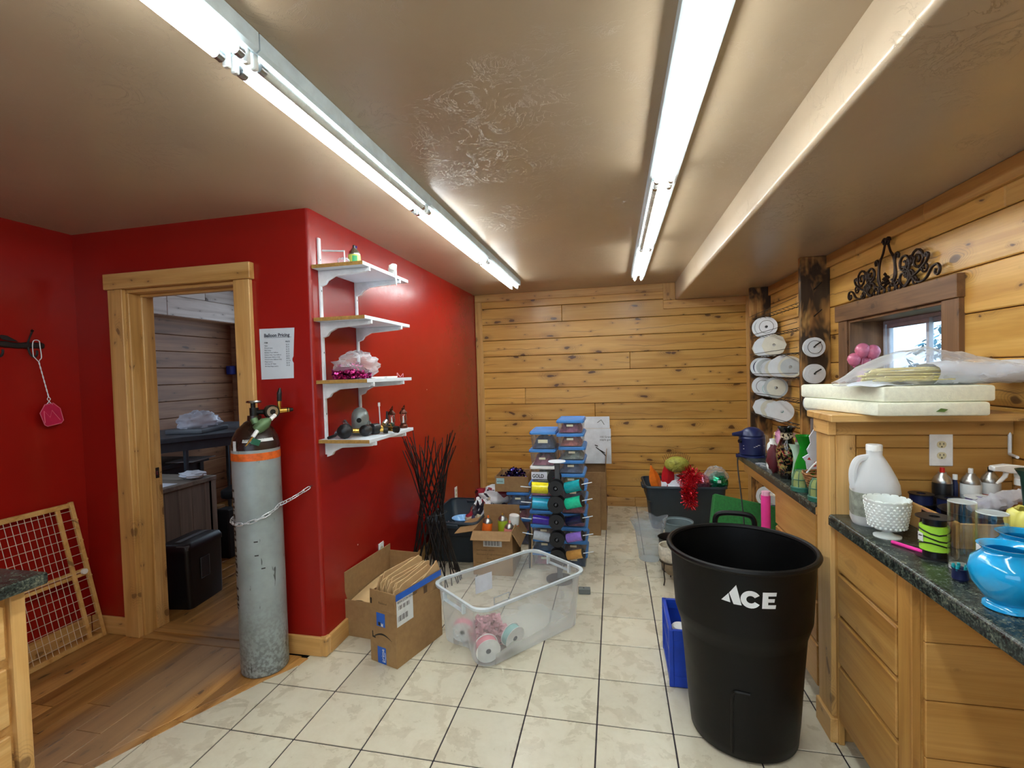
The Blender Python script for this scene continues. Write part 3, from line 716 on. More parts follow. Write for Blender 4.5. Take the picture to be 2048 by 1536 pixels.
# axis along +y: the near flange faces the camera side
ords = ('first', 'second', 'third', 'fourth', 'fifth', 'sixth', 'seventh', 'eighth')
rowsd = [
 (1.775, 'top', [(2.40, .080, 'spool_white', None, 'spool_grey'), (2.30, .077, 'spool_white', 'wire_dark', None)]),
 (1.60, 'second', [(2.44, .072, 'spool_cream', None, None), (2.36, .078, 'spool_white', None, None), (2.27, .076, 'spool_white', None, 'spool_white'), (2.10, .082, 'spool_cream', None, None)]),
 (1.42, 'third', [(2.46, .078, 'spool_white', None, 'ribbon_2'), (2.36, .076, 'spool_white', None, 'spool_grey'), (2.20, .062, 'spool_white', None, None), (2.08, .066, 'spool_cream', 'ribbon_2', None), (1.98, .072, 'spool_white', 'ribbon_2', None), (1.86, .080, 'spool_white', None, None), (1.72, .074, 'spool_cream', None, 'spool_grey')]),
 (1.245, 'fourth', [(2.42, .078, 'spool_white', 'wire_dark', None), (2.28, .060, 'spool_white', 'ribbon_4', None), (2.06, .078, 'spool_grey', None, 'spool_cream')]),
 (1.06, 'lowest', [(2.46, .070, 'spool_white', None, None), (2.32, .068, 'spool_white', None, None), (2.20, .070, 'spool_cream', None, None), (2.08, .070, 'spool_white', None, None), (1.92, .076, 'spool_white', None, 'spool_white')])]
for zr, nm, L in rowsd:
    for i, (y, r, fm, ring, inner) in enumerate(L):
        spool('white ribbon spool, %s from the far post on the %s rack' % (ords[i], nm), FACE(1.425, y, zr+r*1.13*.86+.006, rnd.uniform(-.05, .05), rnd.uniform(-.30, -.10)), r*1.13, .055 if i < len(L)-1 else .07, .012, ring, fm, i % 6, inner=inner, oct_=(nm in ('second', 'lowest') and i in (0, 3)))
for z, ring, n_ in ((1.63, 'wire_dark', 'upper'), (1.45, None, 'middle'), (1.25, None, 'lower')):
    M = xf((1.43, 1.298, z)) @ Matrix.Rotation(PI/2, 4, 'X')
    sp_ = spool('white ribbon spool on the %s peg of the post nearer the window' % n_, M, .066, .030, .008, None, 'spool_white', 1, 'ribbon spools pegged on the post')
    MB().lathe([(.045, .032), (.045, .034), (.009, .034), (.009, .032)], 28, closed=True).build('inner_disc', MATS['spool_white'], sp_)
    if ring: MB().lathe([(.042, .0342), (.045, .0342), (.045, .0348), (.042, .0348)], 28, closed=True).build('printed_ring', MATS[ring], sp_)
    MB().cyl((0, 0, 0), (.012, .03, .095), .005, 8).build('peg', MATS['wire_dark'], sp_)
for z in (1.84, 2.02):
    pg = MB().cyl((1.44, 1.299, z), (1.455, 1.215, z+.035), .004, 8).build('peg', MATS['wire_dark']); tag(pg, 'bare dark peg near the top of the scorched post' if z > 1.9 else 'bare dark peg above the upper spool on the scorched post', 'peg')
for i, (y, z, r) in enumerate(((2.35, .33, .085), (2.20, .30, .088), (2.12, .23, .08))):
    spool('white ribbon spool under the far counter, %s from the back' % ords[i], FACE(1.42, y, z, .25*i, -.3), r, .055, .014, 'wire_dark' if i == 0 else None, 'spool_white', i, 'ribbon spools under the far counter')
rk = thing('wire_rack', 'wire rack low under the far counter holding three spools', 'rack', (0, 0, .235), group='ribbon racks between the posts')
for x in (1.385, 1.465): MB().tube([(x, 1.34, 0), (x, 2.56, 0)], .003, 6).build('wire', MATS['wire_dark'], rk)
# ================================================================ things on the near counter
def shell(prof, th=.003):
    """outer profile bottom to top -> closed thin-walled profile"""
    inn = [(max(r-th, .0005), z + (th if i == 0 else 0)) for i, (r, z) in enumerate(prof)]
    return [(0.0004, prof[0][1])] + prof + inn[::-1] + [(.0004, inn[0][1])]
def vase(name, lab, cat, prof, m, loc, th=.003, n=32, group=None, ell=(1, 1), rot=(0, 0, 0)):
    o = MB().lathe(shell(prof, th), n, ell=ell).build(name, m, None, loc, rot, ang=50)
    return tag(o, lab, cat, group)
clear('glass_edge', (.95, .97, .97), .45, .08, (.85, .9, .9)); clear('thin_glass', (.95, .97, .97), .09, .03, (.9, .95, .95), True); clear('clear_film', (.97, .98, 1), .20, .16, (.93, .96, 1)); clear('frosted', (.88, .92, .94), .52, .30, (.86, .90, .92))
clear('green_glass', (.05, .55, .06), .45, .06, (.02, .42, .03)); clear('smoke_glass', (.55, .48, .46), .35, .06, (.5, .42, .4))
plain('milk_glass', 'E8F0EE', .15, coat=.4); plain('sky_blue_gloss', '16A4E0', .12, var=.05, coat=.6); plain('black_plastic', '121316', .38, var=.2)
plain('yellow_glaze', 'D6D06A', .25, var=.12, sc=5); plain('magenta', 'E8309A', .4); plain('lime_ribbon', 'A8E040', .45); plain('lilac_ribbon', '9A8CC8', .35); plain('navy', '16204A', .4)
plain('can_silver', 'B4B4B0', .3, 1.0); plain('print_white', 'DCE0E0', .5); plain('red_plastic', 'C02418', .4); plain('dark_green', '123A30', .35); plain('teal_ribbon', '1898A0', .3)
plain('pink_paper', 'E8A0B4', .6, var=.2); plain('foam_cream', 'ECEEDA', .85, var=.07, sc=60, bump=.4); plain('stick_yellow', 'E8DC90', .6, var=.15); plain('leaf_green', '5A7A3A', .6)
z = CZ
# gallon jug
jg = thing('plastic_jug', 'white translucent gallon jug with a loop handle, half-worn grey label', 'jug', (1.043, -.332, z), -.3)
clear('jug_plastic', (.9, .94, .96), .62, .35, (.88, .92, .95)); plain('jug_label', '8E9488', .6, var=.4, sc=40); plain('vinegar', 'C8C8A8', .2)
jr = [rrect(.150*f, .150*f, .05*f, 5) for f in (.93, 1, 1, 1, .97, .86, .62, .40, .32, .32)]
jz = [0, .012, .06, .125, .150, .175, .215, .245, .255, .272]
m = MB(); loft(m, [[(p[0], p[1], zz) for p in R_] for R_, zz in zip(jr, jz)]); m.build('body', MATS['jug_plastic'], jg, ang=60)
m = MB(); loft(m, [[(p[0], p[1], zz) for p in rrect(.143, .143, .047, 5)] for zz in (.006, .055)]); m.build('liquid', MATS['vinegar'], jg)
m = MB(); loft(m, [[(p[0], p[1], zz) for p in rrect(.1515, .1515, .05, 5)] for zz in (.035, .122)], False, False); m.build('label', MATS['jug_label'], jg)
MB().tube(spline([(-.022, -.012, .245), (-.052, -.03, .238), (-.068, -.04, .205), (-.070, -.04, .165), (-.066, -.038, .135)], 5), .013, 10).build('handle', MATS['jug_plastic'], jg)
MB().lathe([(.026, .270), (.026, .290), (.024, .293), (0, .293)], 24).build('cap', MATS['white_plastic'], jg)
# hobnail compote
cp = thing('compote', 'white hobnail milk-glass compote on a round foot with scalloped rim', 'compote', (1.008, -.490, z))
MB().lathe(shell([(.040, 0), (.040, .004), (.020, .010), (.012, .016), (.015, .021), (.042, .028), (.053, .040), (.058, .062), (.062, .095), (.065, .120), (.067, .128)], .004), 40).build('bowl', MATS['milk_glass'], cp, ang=50)
m = MB()
for k in range(16):
    a = 2*PI*k/16; m.lathe([(0, -.004), (.009, -.003), (.0125, .0), (.009, .004), (0, .005)], 8, xf((.0655*math.cos(a), .0655*math.sin(a), .128), (0, 0, a), (.22, 1, 1)))
m.build('scalloped_rim', MATS['milk_glass'], cp)
m = MB()
for i in range(9):
    zz = .038+i*.0096; rr = .0525+.0115*(zz-.038)/.08
    for k in range(24):
        a = 2*PI*(k+.5*(i % 2))/24; m.lathe([(0, .0044), (.0034, .003), (.005, 0)], 6, xf((rr*math.cos(a), rr*math.sin(a), zz)) @ Matrix.Rotation(a, 4, 'Z') @ Matrix.Rotation(PI/2, 4, 'Y'))
o = m.build('hobnails', MATS['milk_glass'], cp); o['kind'] = 'stuff'
# wooden tray with clutter
ty = thing('wooden_tray', 'low open pale wood tray full of spools and cans behind the glass cylinders', 'tray', (1.345, -.42, z), 0)
for a, b in (((-.195, -.17, 0), (-.184, .17, .085)), ((.180, -.17, 0), (.190, .17, .085)), ((-.184, -.17, 0), (.180, -.159, .08)), ((-.184, .16, 0), (.180, .17, .08)), ((-.184, -.159, 0), (.180, .16, .006))):
    MB().box(a, b).build('side' if b[2] > .02 else 'base', MATS['pine_trim'], ty, bevel=.0015)
# picture card leaning on the tray
plain('picture_dark', '2A1A16', .4, var=.5, sc=20); plain('picture_frame', 'B88060', .5)
pc = thing('picture_card', 'framed dark picture card leaning on the wooden tray', 'picture', (1.128, -.51, z), (0, .14, -.06))
MB().box((-.003, -.085, 0), (.003, .085, .088)).build('frame', MATS['picture_frame'], pc, bevel=.001); MB().box((-.0036, -.078, .006), (-.003, .078, .082)).build('picture', MATS['picture_dark'], pc)
text('lettering', 'BULLION', .018, MATS['print_white'], pc, (-.0039, .074, .062), (PI/2, 0, -PI/2), .0002)
MB().prism([(-.05, .02), (-.02, .045), (.0, .02), (-.02, .0)], 0, .0003, Matrix(((0, 0, -1, -.0038), (1, 0, 0, 0), (0, 1, 0, .018), (0, 0, 0, 1)))).build('flower_print', MATS['print_white'], pc)
zt = z+.007
def flat_spool(lab, x, y, r, h, ribbon, fm='black_plastic', zz=zt, hole=.014, grp='spools lying in the wooden tray', rf=.9):
    t = thing('ribbon_spool', lab, 'ribbon spool', (x, y, zz), group=grp)
    MB().lathe([(hole, 0), (r, 0), (r, .003), (hole, .003)], 28, closed=True).build('flange', MATS[fm], t); MB().lathe([(hole, h-.003), (r, h-.003), (r, h), (hole, h)], 28, closed=True).build('flange', MATS[fm], t)
    MB().lathe([(hole, .003), (r*rf, .003), (r*rf, h-.003), (hole, h-.003)], 28, closed=True).build('ribbon', MATS[ribbon] if isinstance(ribbon, str) else ribbon, t)
    return t
flat_spool('black spool lying flat against the partition nearest the white jug', 1.195, -.325, .038, .065, 'navy'); flat_spool('second black spool lying on top nearest the white jug', 1.196, -.325, .038, .040, 'navy', zz=zt+.0655)
flat_spool('black spool lying flat below the outlet plate', 1.264, -.357, .038, .065, 'navy'); flat_spool('upper black spool of the pair below the outlet', 1.265, -.357, .038, .034, 'navy', zz=zt+.0655)
flat_spool('spool of lilac ribbon with white flanges in the tray', 1.352, -.372, .045, .058, 'lilac_ribbon', 'spool_white', zz=zt+.05); flat_spool('black spool under the lilac ribbon spool', 1.352, -.372, .045, .0495, 'navy')
o = vase('plastic_bowl', 'shallow glossy black plastic bowl in the wooden tray', 'bowl', [(.06, 0), (.068, .01), (.080, .05), (.088, .085), (.095, .09)], MATS['black_plastic'], (1.262, -.492, zt))
# cans along the partition
def spray_can(lab, loc, body, cap, r=.033, h=.185, band=None, rot=(0, 0, 0), group=None, label=None):
    t = thing('spray_can', lab, 'spray can', loc, rot, group)
    MB().lathe([(r*.93, 0), (r, .004), (r, h-.045), (r*.95, h-.040)], 24).build('body', MATS[body], t)
    MB().lathe([(r*.97, h-.042), (r*.98, h-.037), (r*.8, h-.022), (r*.45, h-.010), (r*.42, h-.004), (0, h-.003)], 24).build('dome', MATS['can_silver'], t)
    if cap: MB().lathe([(.0075, h-.004), (.0075, h+.012), (.006, h+.014), (0, h+.014)], 14).build('nozzle', MATS[cap], t)
    if band: MB().lathe([(r+.0003, h*.2), (r+.0003, h*.55)], 24).build('label_band', MATS[band], t)
    return t
spray_can('black spray paint can with a red nozzle below the outlet', (1.285, -.286, zt), 'black_plastic', 'red_plastic', .030, .180)
spray_can('white spray can with a silver dome and white nozzle', (1.368, -.296, zt), 'print_white', 'white_plastic', .030, .180, 'spool_grey'); spray_can('white spray can with a black nozzle and red mark', (1.432, -.290, zt), 'print_white', 'black_plastic', .029, .185, 'red_plastic')
pb = thing('pump_bottle', 'small dark bottle with a white cap between the spray cans', 'bottle', (1.327, -.283, zt)); MB().lathe([(.0085, 0), (.009, .003), (.009, .13), (.006, .145), (.006, .15), (0, .15)], 16).build('body', MATS['navy'], pb); MB().cyl((0, 0, .149), (0, 0, .168), .0075, 14).build('cap', MATS['white_plastic'], pb)
sb = thing('spray_bottle', 'brown bottle with a white trigger sprayer at the far right of the counter', 'spray bottle', (1.462, -.385, zt), .1)
plain('amber', '7A5020', .2)
MB().lathe([(.034, 0), (.037, .005), (.037, .105), (.020, .140), (.016, .15), (.016, .160)], 24).build('body', MATS['amber'], sb)
MB().lathe([(.019, .155), (.019, .175), (.014, .18)], 18).build('collar', MATS['white_plastic'], sb)
MB().prism([(-.095, .222), (-.095, .205), (-.070, .204), (-.05, .198), (-.018, .196), (-.015, .176), (.018, .176), (.022, .195), (.05, .205), (.048, .213), (.0, .222), (-.05, .228)], -.013, .013, Matrix(((1, 0, 0, 0), (0, 0, 1, 0), (0, 1, 0, 0), (0, 0, 0, 1)))).build('sprayer_head', MATS['white_plastic'], sb, bevel=.003)
MB().tube([(-.048, 0, .200), (-.052, 0, .185), (-.068, 0, .168), (-.078, 0, .160)], [.007, .007, .006, .004], 8).build('trigger', MATS['white_plastic'], sb)
# crumpled clear wrap and pink tissue in the tray
def crumple(name, lab, cat, loc, size, m, seed=1, n=(18, 14), amp=.25, rot=(0, 0, 0), flat=.0, freq=3, th=0, kind=None, par=None):
    """closed lumpy bundle of film, tissue or cloth"""
    rr = random.Random(seed); ph = [(rr.uniform(1, freq*2.2), rr.uniform(1, freq*2.2), rr.uniform(0, 6), rr.uniform(.3, 1)) for _ in range(9)]
    def fn(u, v):
        a = 2*PI*u; b = PI*v-PI/2
        d = 1+amp*sum(w*math.sin(round(p1)*a+p3)*math.cos(p2*b*2+p3*1.7) for p1, p2, p3, w in ph)/3.2 + amp*.35*rr.uniform(-1, 1)*(0 if v in (0, 1) else 1)
        zz = math.sin(b)*d
        if flat: zz = max(zz, -flat)
        return (math.cos(a)*math.cos(b)*d*size[0]/2, math.sin(a)*math.cos(b)*d*size[1]/2, (zz+(flat or 1))*size[2]/(1+(flat or 1)))
    o = MB().grid(fn, n[0], n[1], cu=True).build(name, MATS[m], par, loc, rot, ang=70)
    if lab: tag(o, lab, cat, None, kind)
    return o
def film_roll(name, lab, cat, pts, radii, m, seed, nu=26, nv=16, amp=.18, flat=.7):
    rr = random.Random(seed); P = spline(pts, 8); n = len(P); k_ = len(radii)
    m_ = MB(); rings = []
    for i, p in enumerate(P):
        t = (P[min(i+1, n-1)]-P[max(i-1, 0)]).normalized(); sd = t.cross(Vector((0, 0, 1))).normalized(); up = sd.cross(t)
        f = i/(n-1)*(k_-1); a = int(min(f, k_-2)); r = radii[a]+(radii[a+1]-radii[a])*(f-a)
        rings.append([tuple(p+sd*(math.cos(2*PI*j/nv)*r*(1+rr.uniform(-amp, amp)))+up*(math.sin(2*PI*j/nv)*r*flat*(1+rr.uniform(-amp, amp)))) for j in range(nv)])
    loft(m_, rings); o = m_.build(name, MATS[m], None, ang=80); return tag(o, lab, cat)
clear('shiny_film', (.9, .92, .96), .38, .08, (.78, .80, .88))
film_roll('plastic_wrap', 'crumpled silvery clear plastic wrap lying across the wooden tray', 'wrap', [(1.215, -.545, z+.12), (1.27, -.525, z+.128), (1.34, -.51, z+.145), (1.42, -.50, z+.165)], [.012, .026, .034, .028, .016], 'shiny_film', 3, amp=.3)
crumple('pink_tissue', 'crumpled pink tissue beside the yellow vase in the tray', 'tissue', (1.415, -.51, zt), (.09, .08, .10), 'pink_paper', 4)
# standing lime ribbon spool
ls = flat_spool('tall black spool wound with loose lime green ribbon at the counter edge', 1.046, -.672, .046, .125, 'black_plastic', zz=z, grp=None, rf=.62)
MB().lathe([(.030, .022), (.036, .025), (.036, .098), (.03, .100)], 24).build('lime_winding', MATS['lime_ribbon'], ls)
for k, zz in enumerate((.045, .062, .082)): MB().tube([(.0372*math.cos(a*.5), .0372*math.sin(a*.5), zz+.006*math.sin(a+k)) for a in range(13)], .0022, 5, True).build('ribbon_gap', MATS['black_plastic'], ls)
MB().box((-.037, -.012, .05), (-.0358, .012, .075)).build('sticker', MATS['print_white'], ls)
# glass cylinders
def gcyl(lab, x, y, r, h, label=False):
    t = thing('glass_cylinder', lab, 'vase', (x, y, z), group='clear glass cylinder vases')
    MB().lathe([(.0005, .0), (r, 0), (r, h), (r-.0025, h), (r-.0025, .012), (.0005, .012)], 32).build('wall', MATS['thin_glass'], t, ang=50)
    MB().lathe([(r-.0025, h-.001), (r-.001, h+.0016), (r, h-.001)], 32).build('rim', MATS['glass_edge'], t)
    MB().lathe([(0, .001), (r-.003, .001), (r-.003, .011), (0, .006)], 32).build('thick_base', MATS['glass_edge'], t)
    if label: MB().grid(lambda u, v: (-(r+.0006)*math.cos(-.2+.9*u), -(r+.0006)*math.sin(-.2+.9*u), h*.42+.026*v), 6, 2).build('sticker', MATS['print_white'], t)
gcyl('tall clear glass cylinder vase beside the lime ribbon spool', 1.064, -.762, .032, .195); gcyl('clear glass cylinder vase with a small white sticker', 1.077, -.855, .033, .19, True)
vt = thing('votive', 'small dark blue glass votive in front of the glass cylinders', 'candle holder', (1.010, -.845, z)); MB().lathe(shell([(.014, 0), (.018, .006), (.017, .03), (.019, .034)], .003), 20).build('cup', MATS['navy'], vt)
for k in range(5): MB().cbox((.014*math.cos(k*1.26), .014*math.sin(k*1.26), .036), (.008, .006, .016)).build('glass_chip', MATS['teal_ribbon'], vt, bevel=.002)
# blue vases
bv = [(.042, 0), (.046, .003), (.045, .012), (.037, .018), (.050, .034), (.067, .062), (.0725, .090), (.066, .116), (.048, .133), (.045, .140), (.053, .150), (.056, .152)]
vase('ginger_vase', 'glossy sky blue round-bellied vase at the front of the counter', 'vase', bv, MATS['sky_blue_gloss'], (1.012, -1.005, z), .004, group='sky blue vases')
vase('ginger_vase', 'second sky blue vase cut off by the right edge of the picture', 'vase', bv, MATS['sky_blue_gloss'], (1.118, -.90, z), .004, group='sky blue vases')
# yellow lobed vase
o = MB(); rings = []
yp = [(.030, 0), (.042, .03), (.060, .08), (.068, .12), (.060, .150), (.050, .158)]
for r, zz in yp: rings.append([(r*(1+.07*math.cos(7*2*PI*k/42))*math.cos(2*PI*k/42), r*(1+.07*math.cos(7*2*PI*k/42))*math.sin(2*PI*k/42), zz+(.003*math.cos(7*2*PI*k/42) if zz > .1 else 0)) for k in range(42)])
rings += [[(p[0]*.9, p[1]*.9, max(.006, p[2]-.004)) for p in R_] for R_ in rings[::-1]]
loft(o, rings); o = o.build('lobed_vase', MATS['yellow_glaze'], None, (1.288, -.700, z), ang=60); tag(o, 'pale yellow lobed flower-shaped vase behind the blue vases', 'vase')
vase('funnel_vase', 'dark green flared vase at the right edge of the counter', 'vase', [(.018, 0), (.020, .01), (.022, .16), (.028, .235), (.040, .258)], MATS['dark_green'], (1.335, -.613, z), .003)
pn = thing('marker_pen', 'bright pink marker pen lying on the worktop edge', 'pen', (1.008, -.607, z+.006)); d_ = Vector((.045, -.087, 0)).normalized()
MB().cyl(-d_*.048, d_*.03, .006, 8).build('barrel', MATS['magenta'], pn); MB().cyl(d_*.028, d_*.048, .0066, 8, .005).build('pen_cap', MATS['magenta'], pn)
# ================================================================ foam sheets and bag on the ledge
def slab(lab, pts, z0, z1):
    o = MB().prism(pts, z0, z1).build('foam_sheet', MATS['foam_cream'], None, bevel=.009, seg=2); return tag(o, lab, 'foam sheet', 'cream foam sheets on the ledge')
slab('lower cream foam sheet resting on the partition ledge', [(1.035, -.375), (1.375, -.385), (1.37, .02), (.93, .03)], 1.321, 1.3695)
slab('upper cream foam sheet under the plastic flower sleeve', [(1.060, -.365), (1.398, -.372), (1.42, .05), (.925, .045)], 1.3705, 1.427)
lf = MB().add([(1.21, -.3865, 1.337), (1.225, -.3875, 1.349), (1.247, -.3865, 1.345), (1.235, -.3875, 1.336)], [(0, 1, 2, 3)]).build('leaf_scrap', MATS['leaf_green'], solid=.001); tag(lf, 'green leaf scrap stuck to the lower foam sheet', 'leaf')
bg = thing('flower_sleeve', 'clear plastic sleeve of pale yellow sticks wrapped in white paper', 'wrapped bundle', (0, 0, 1.4275)); bg.scale = (1, 1, .76)
rr = random.Random(11); P = []
def sleeve(u, v):
    x_ = .955+.62*u; a = 2*PI*v
    w_ = .105*(.35+.65*min(1, u*5))*(1 if u < .9 else 1-.3*(u-.9)/.1); h_ = (.045 + .045*math.exp(-((u-.42)/.2)**2) + .02*math.exp(-((u-.7)/.2)**2))*min(1, .25+u*5)
    k_ = 1+.10*math.sin(5*a+9*u)+.09*rr.uniform(-1, 1)
    zc = h_*.95; zz = zc+math.sin(a)*h_*k_
    return (x_, -.235-.02*u+math.cos(a)*w_*k_, max(.001, zz))
MB().grid(sleeve, 30, 26, cv=True).build('plastic_film', MATS['clear_film'], bg, ang=80)
for k in range(34):
    yy = -.25+rr.uniform(-.06, .06); zz = .02+rr.uniform(0, .075)*(1-abs(yy+.25)/.10); x0 = 1.07+rr.uniform(-.03, .03); x1 = 1.30+rr.uniform(-.05, .04)
    MB().cyl((x0, yy, zz), (x1, yy+rr.uniform(-.01, .01), zz+rr.uniform(-.008, .008)), .0042, 6).build('stick', MATS['stick_yellow'], bg)
plain('tissue_white', 'DDE4EE', .6, var=.06)
def wrapf(u, v):
    x_ = 1.255+.31*u; a = 2*PI*v; k_ = 1+.06*math.sin(3*a+7*u)+.05*rr.uniform(-1, 1); w_ = .082+.012*u; h_ = .054+.004*math.sin(9*u)
    return (x_, -.25+math.cos(a)*w_*k_, max(.002, h_+math.sin(a)*h_*k_))
MB().grid(wrapf, 16, 24, cv=True).build('paper_wrap', MATS['tissue_white'], bg, ang=80)
MB().grid(lambda u, v: (.96+.22*u+.03*v, -.335+.1*v-.02*math.sin(5*u), .004+.03*v*math.sin(PI*u)+.004*math.sin(14*u)), 12, 6).build('paper_flap', MATS['tissue_white'], bg, solid=.001)
# pink balloon cluster on the sill
bl = thing('balloon_pick', 'cluster of pink glitter balloons on a pick at the window sill', 'ornament', (1.50, .80, WZ0+.0005))
plain('pink_gloss', 'E0809E', .25, var=.12, sc=30); plain('pink_ribbon', 'ECA8C0', .4)
for (x, y, zz, r) in ((-.032, .01, .155, .034), (.005, -.005, .205, .038), (.055, -.01, .195, .037), (.03, .03, .15, .03)):
    o = MB().lathe([(0, r*1.15)]+[(r*math.sin(PI*k/10)*(1 if k < 6 else .93), r*1.15*math.cos(PI*k/10)) for k in range(1, 10)]+[(0.004, -r*1.2), (.007, -r*1.3), (0, -r*1.28)], 20).build('balloon', MATS['pink_gloss'], bl, (x, y, zz))
    MB().tube([(x, y, zz-r*1.25), (x*.4, y*.4+.01, .08), (0, 0, 0)], .002, 5).build('stem', MATS['pink_ribbon'], bl)
MB().lathe([(0, 0), (.02, 0), (.022, .03), (.012, .055), (.018, .085), (0, .09)], 12).build('ribbon_bow', MATS['pink_ribbon'], bl)
# ================================================================ things on the far counter
nv = thing('balloon_inflator', 'navy blue electric balloon inflator with a nozzle at the counter end', 'air pump', (.985, 1.08, z), 0)
plain('inflator_navy', '1A2450', .35, var=.1)
MB().lathe([(.070, .012), (.078, .02), (.080, .125), (.070, .135), (.074, .142), (.066, .165), (.040, .185), (.02, .192), (0, .193)], 28).build('housing', MATS['inflator_navy'], nv, ang=40)
MB().lathe([(.085, 0), (.085, .008), (.070, .014)], 28).build('base', MATS['inflator_navy'], nv); MB().cyl((-.06, -.01, .150), (-.125, -.03, .150), .022, 14, .010).build('nozzle', MATS['inflator_navy'], nv)
MB().cyl((-.076, -.03, .105), (-.09, -.035, .105), .012, 12).build('knob', MATS['black_plastic'], nv); MB().cyl((-.10, 0, .004), (-.06, 0, .004), .012, 8).build('foot', MATS['inflator_navy'], nv)
for k in range(3): MB().box((-.012+.012*k, -.0815, .07+.006*k), (-.002+.014*k, -.080, .073+.006*k)).build('printed_mark', MATS['print_white'], nv)
MB().box((-.05, -.0655, .075), (-.02, -.064, .079), xf((0, 0, 0), (0, 0, -.3))).build('printed_mark', MATS['print_white'], nv); MB().box((-.05, -.0655, .055), (-.03, -.064, .059), xf((0, 0, 0), (0, 0, -.3))).build('printed_mark', MATS['print_white'], nv)
cd = MB().tube(spline([(.93, 1.135, z+.008), (.915, 1.15, z-.0), (.906, 1.13, z-.08), (.905, 1.05, z-.25), (.90, .95, z-.45), (.90, .88, z-.62), (.91, .85, .10), (.93, .80, .008)], 6), .0045, 6).build('power_cord', MATS['black_plastic']); tag(cd, 'black power cord hanging off the end of the far counter', 'cord')
gv = thing('glass_vase', 'square clear glass vase beside the navy inflator', 'vase', (1.03, .86, z)); m = MB(); loft(m, [[(p[0], p[1], zz) for p in rrect(.06, .06, .006, 2)] for zz in (0, .17)], True, False); m.build('wall', MATS['thin_glass'], gv, solid=.003)
vase('bud_vase', 'white china bud vase between glass vase and black vase', 'vase', [(.028, 0), (.034, .02), (.030, .05), (.022, .08), (.030, .115), (.026, .145), (.014, .16), (.016, .175)], MATS['milk_glass'], (.985, .66, z))
plain('burgundy', '5A1420', .6, var=.25); plain('vase_black', '14100E', .18, coat=.5)
crumple('cloth_flower', 'dark burgundy cloth flower leaning between the china vases', 'flower', (.962, .555, z+.001), (.07, .07, .15), 'burgundy', 8)
@mk('floral_gold')
def _fg(q):
    v = q.coord('Object'); a = q.noise(v, 40, 4, .7, .6); b = q.noise(v, 90, 3)
    zz = q.n('ShaderNodeSeparateXYZ', {}, i0=v).outputs[2]
    low = q.math('MULTIPLY', q.ramp(zz, [(.02, (0,)*3), (.05, (1,)*3), (.15, (1,)*3), (.19, (0,)*3)]), q.ramp(a, [(.48, (0,)*3), (.54, (1,)*3)]))
    band = q.math('MULTIPLY', q.ramp(zz, [(.205, (0,)*3), (.215, (1,)*3), (.235, (1,)*3), (.245, (0,)*3)]), q.ramp(b, [(.46, (0,)*3), (.54, (1,)*3)]))
    col = q.mix(low, S2L('100C0C'), q.ramp(b, [(.4, S2L('8A2430')), (.5, S2L('A08A50')), (.7, S2L('5E6E3A'))])); col = q.mix(band, col, S2L('C8B89A'))
    return q.set(Base_Color=col, Roughness=.15)
vase('tall_vase', 'tall black vase painted with gold and red flowers', 'vase', [(.030, 0), (.034, .004), (.034, .02), (.044, .06), (.052, .12), (.050, .155), (.038, .185), (.030, .21), (.030, .245), (.042, .270), (.044, .272)], MATS['floral_gold'], (.985, .42, z), .004)
vase('pitcher_vase', 'pale mint green pressed glass vase beside the black vase', 'vase', [(.026, 0), (.028, .005), (.032, .1), (.042, .185), (.045, .188)], plain('mint', 'C6DEC8', .3), (1.022, .395, z))
vase('bottle_vase', 'tall bright green glass vase with a flared neck', 'vase', [(.046, 0), (.052, .006), (.054, .05), (.046, .10), (.027, .16), (.024, .19), (.040, .235), (.046, .245)], MATS['green_glass'], (1.022, .275, z), .004)
vase('glass_vase', 'tall clear smoky glass vase behind the green vase', 'vase', [(.026, 0), (.028, .005), (.028, .32), (.029, .322)], MATS['smoke_glass'], (1.095, .33, z), .003)
vase('glass_vase', 'clear flared glass vase behind the white china vase', 'vase', [(.03, 0), (.032, .1), (.028, .14), (.036, .19)], MATS['thin_glass'], (1.12, .80, z), .003)
vase('clay_pot', 'small orange clay pot behind the black vase', 'pot', [(.032, 0), (.036, .09), (.042, .18), (.042, .19)], plain('terracotta', 'C8683C', .7), (1.115, .44, z), .004)
@mk('bag_print')
def _bp(q):
    a = q.n('ShaderNodeTexVoronoi', {'feature': 'F1'}, Vector=q.coord('Object'), Scale=16.0).outputs['Color']
    return q.set(Base_Color=q.ramp(a, [(.3, S2L('E8D840')), (.45, S2L('C080A0')), (.6, S2L('8A4A70')), (.75, S2L('E8DCE4'))], 'CONSTANT'), Roughness=.3)
crumple('flower_bag', 'crumpled yellow and pink printed plastic bag behind the vases', 'bag', (1.12, .88, z), (.16, .20, .20), 'bag_print', 12, amp=.22)
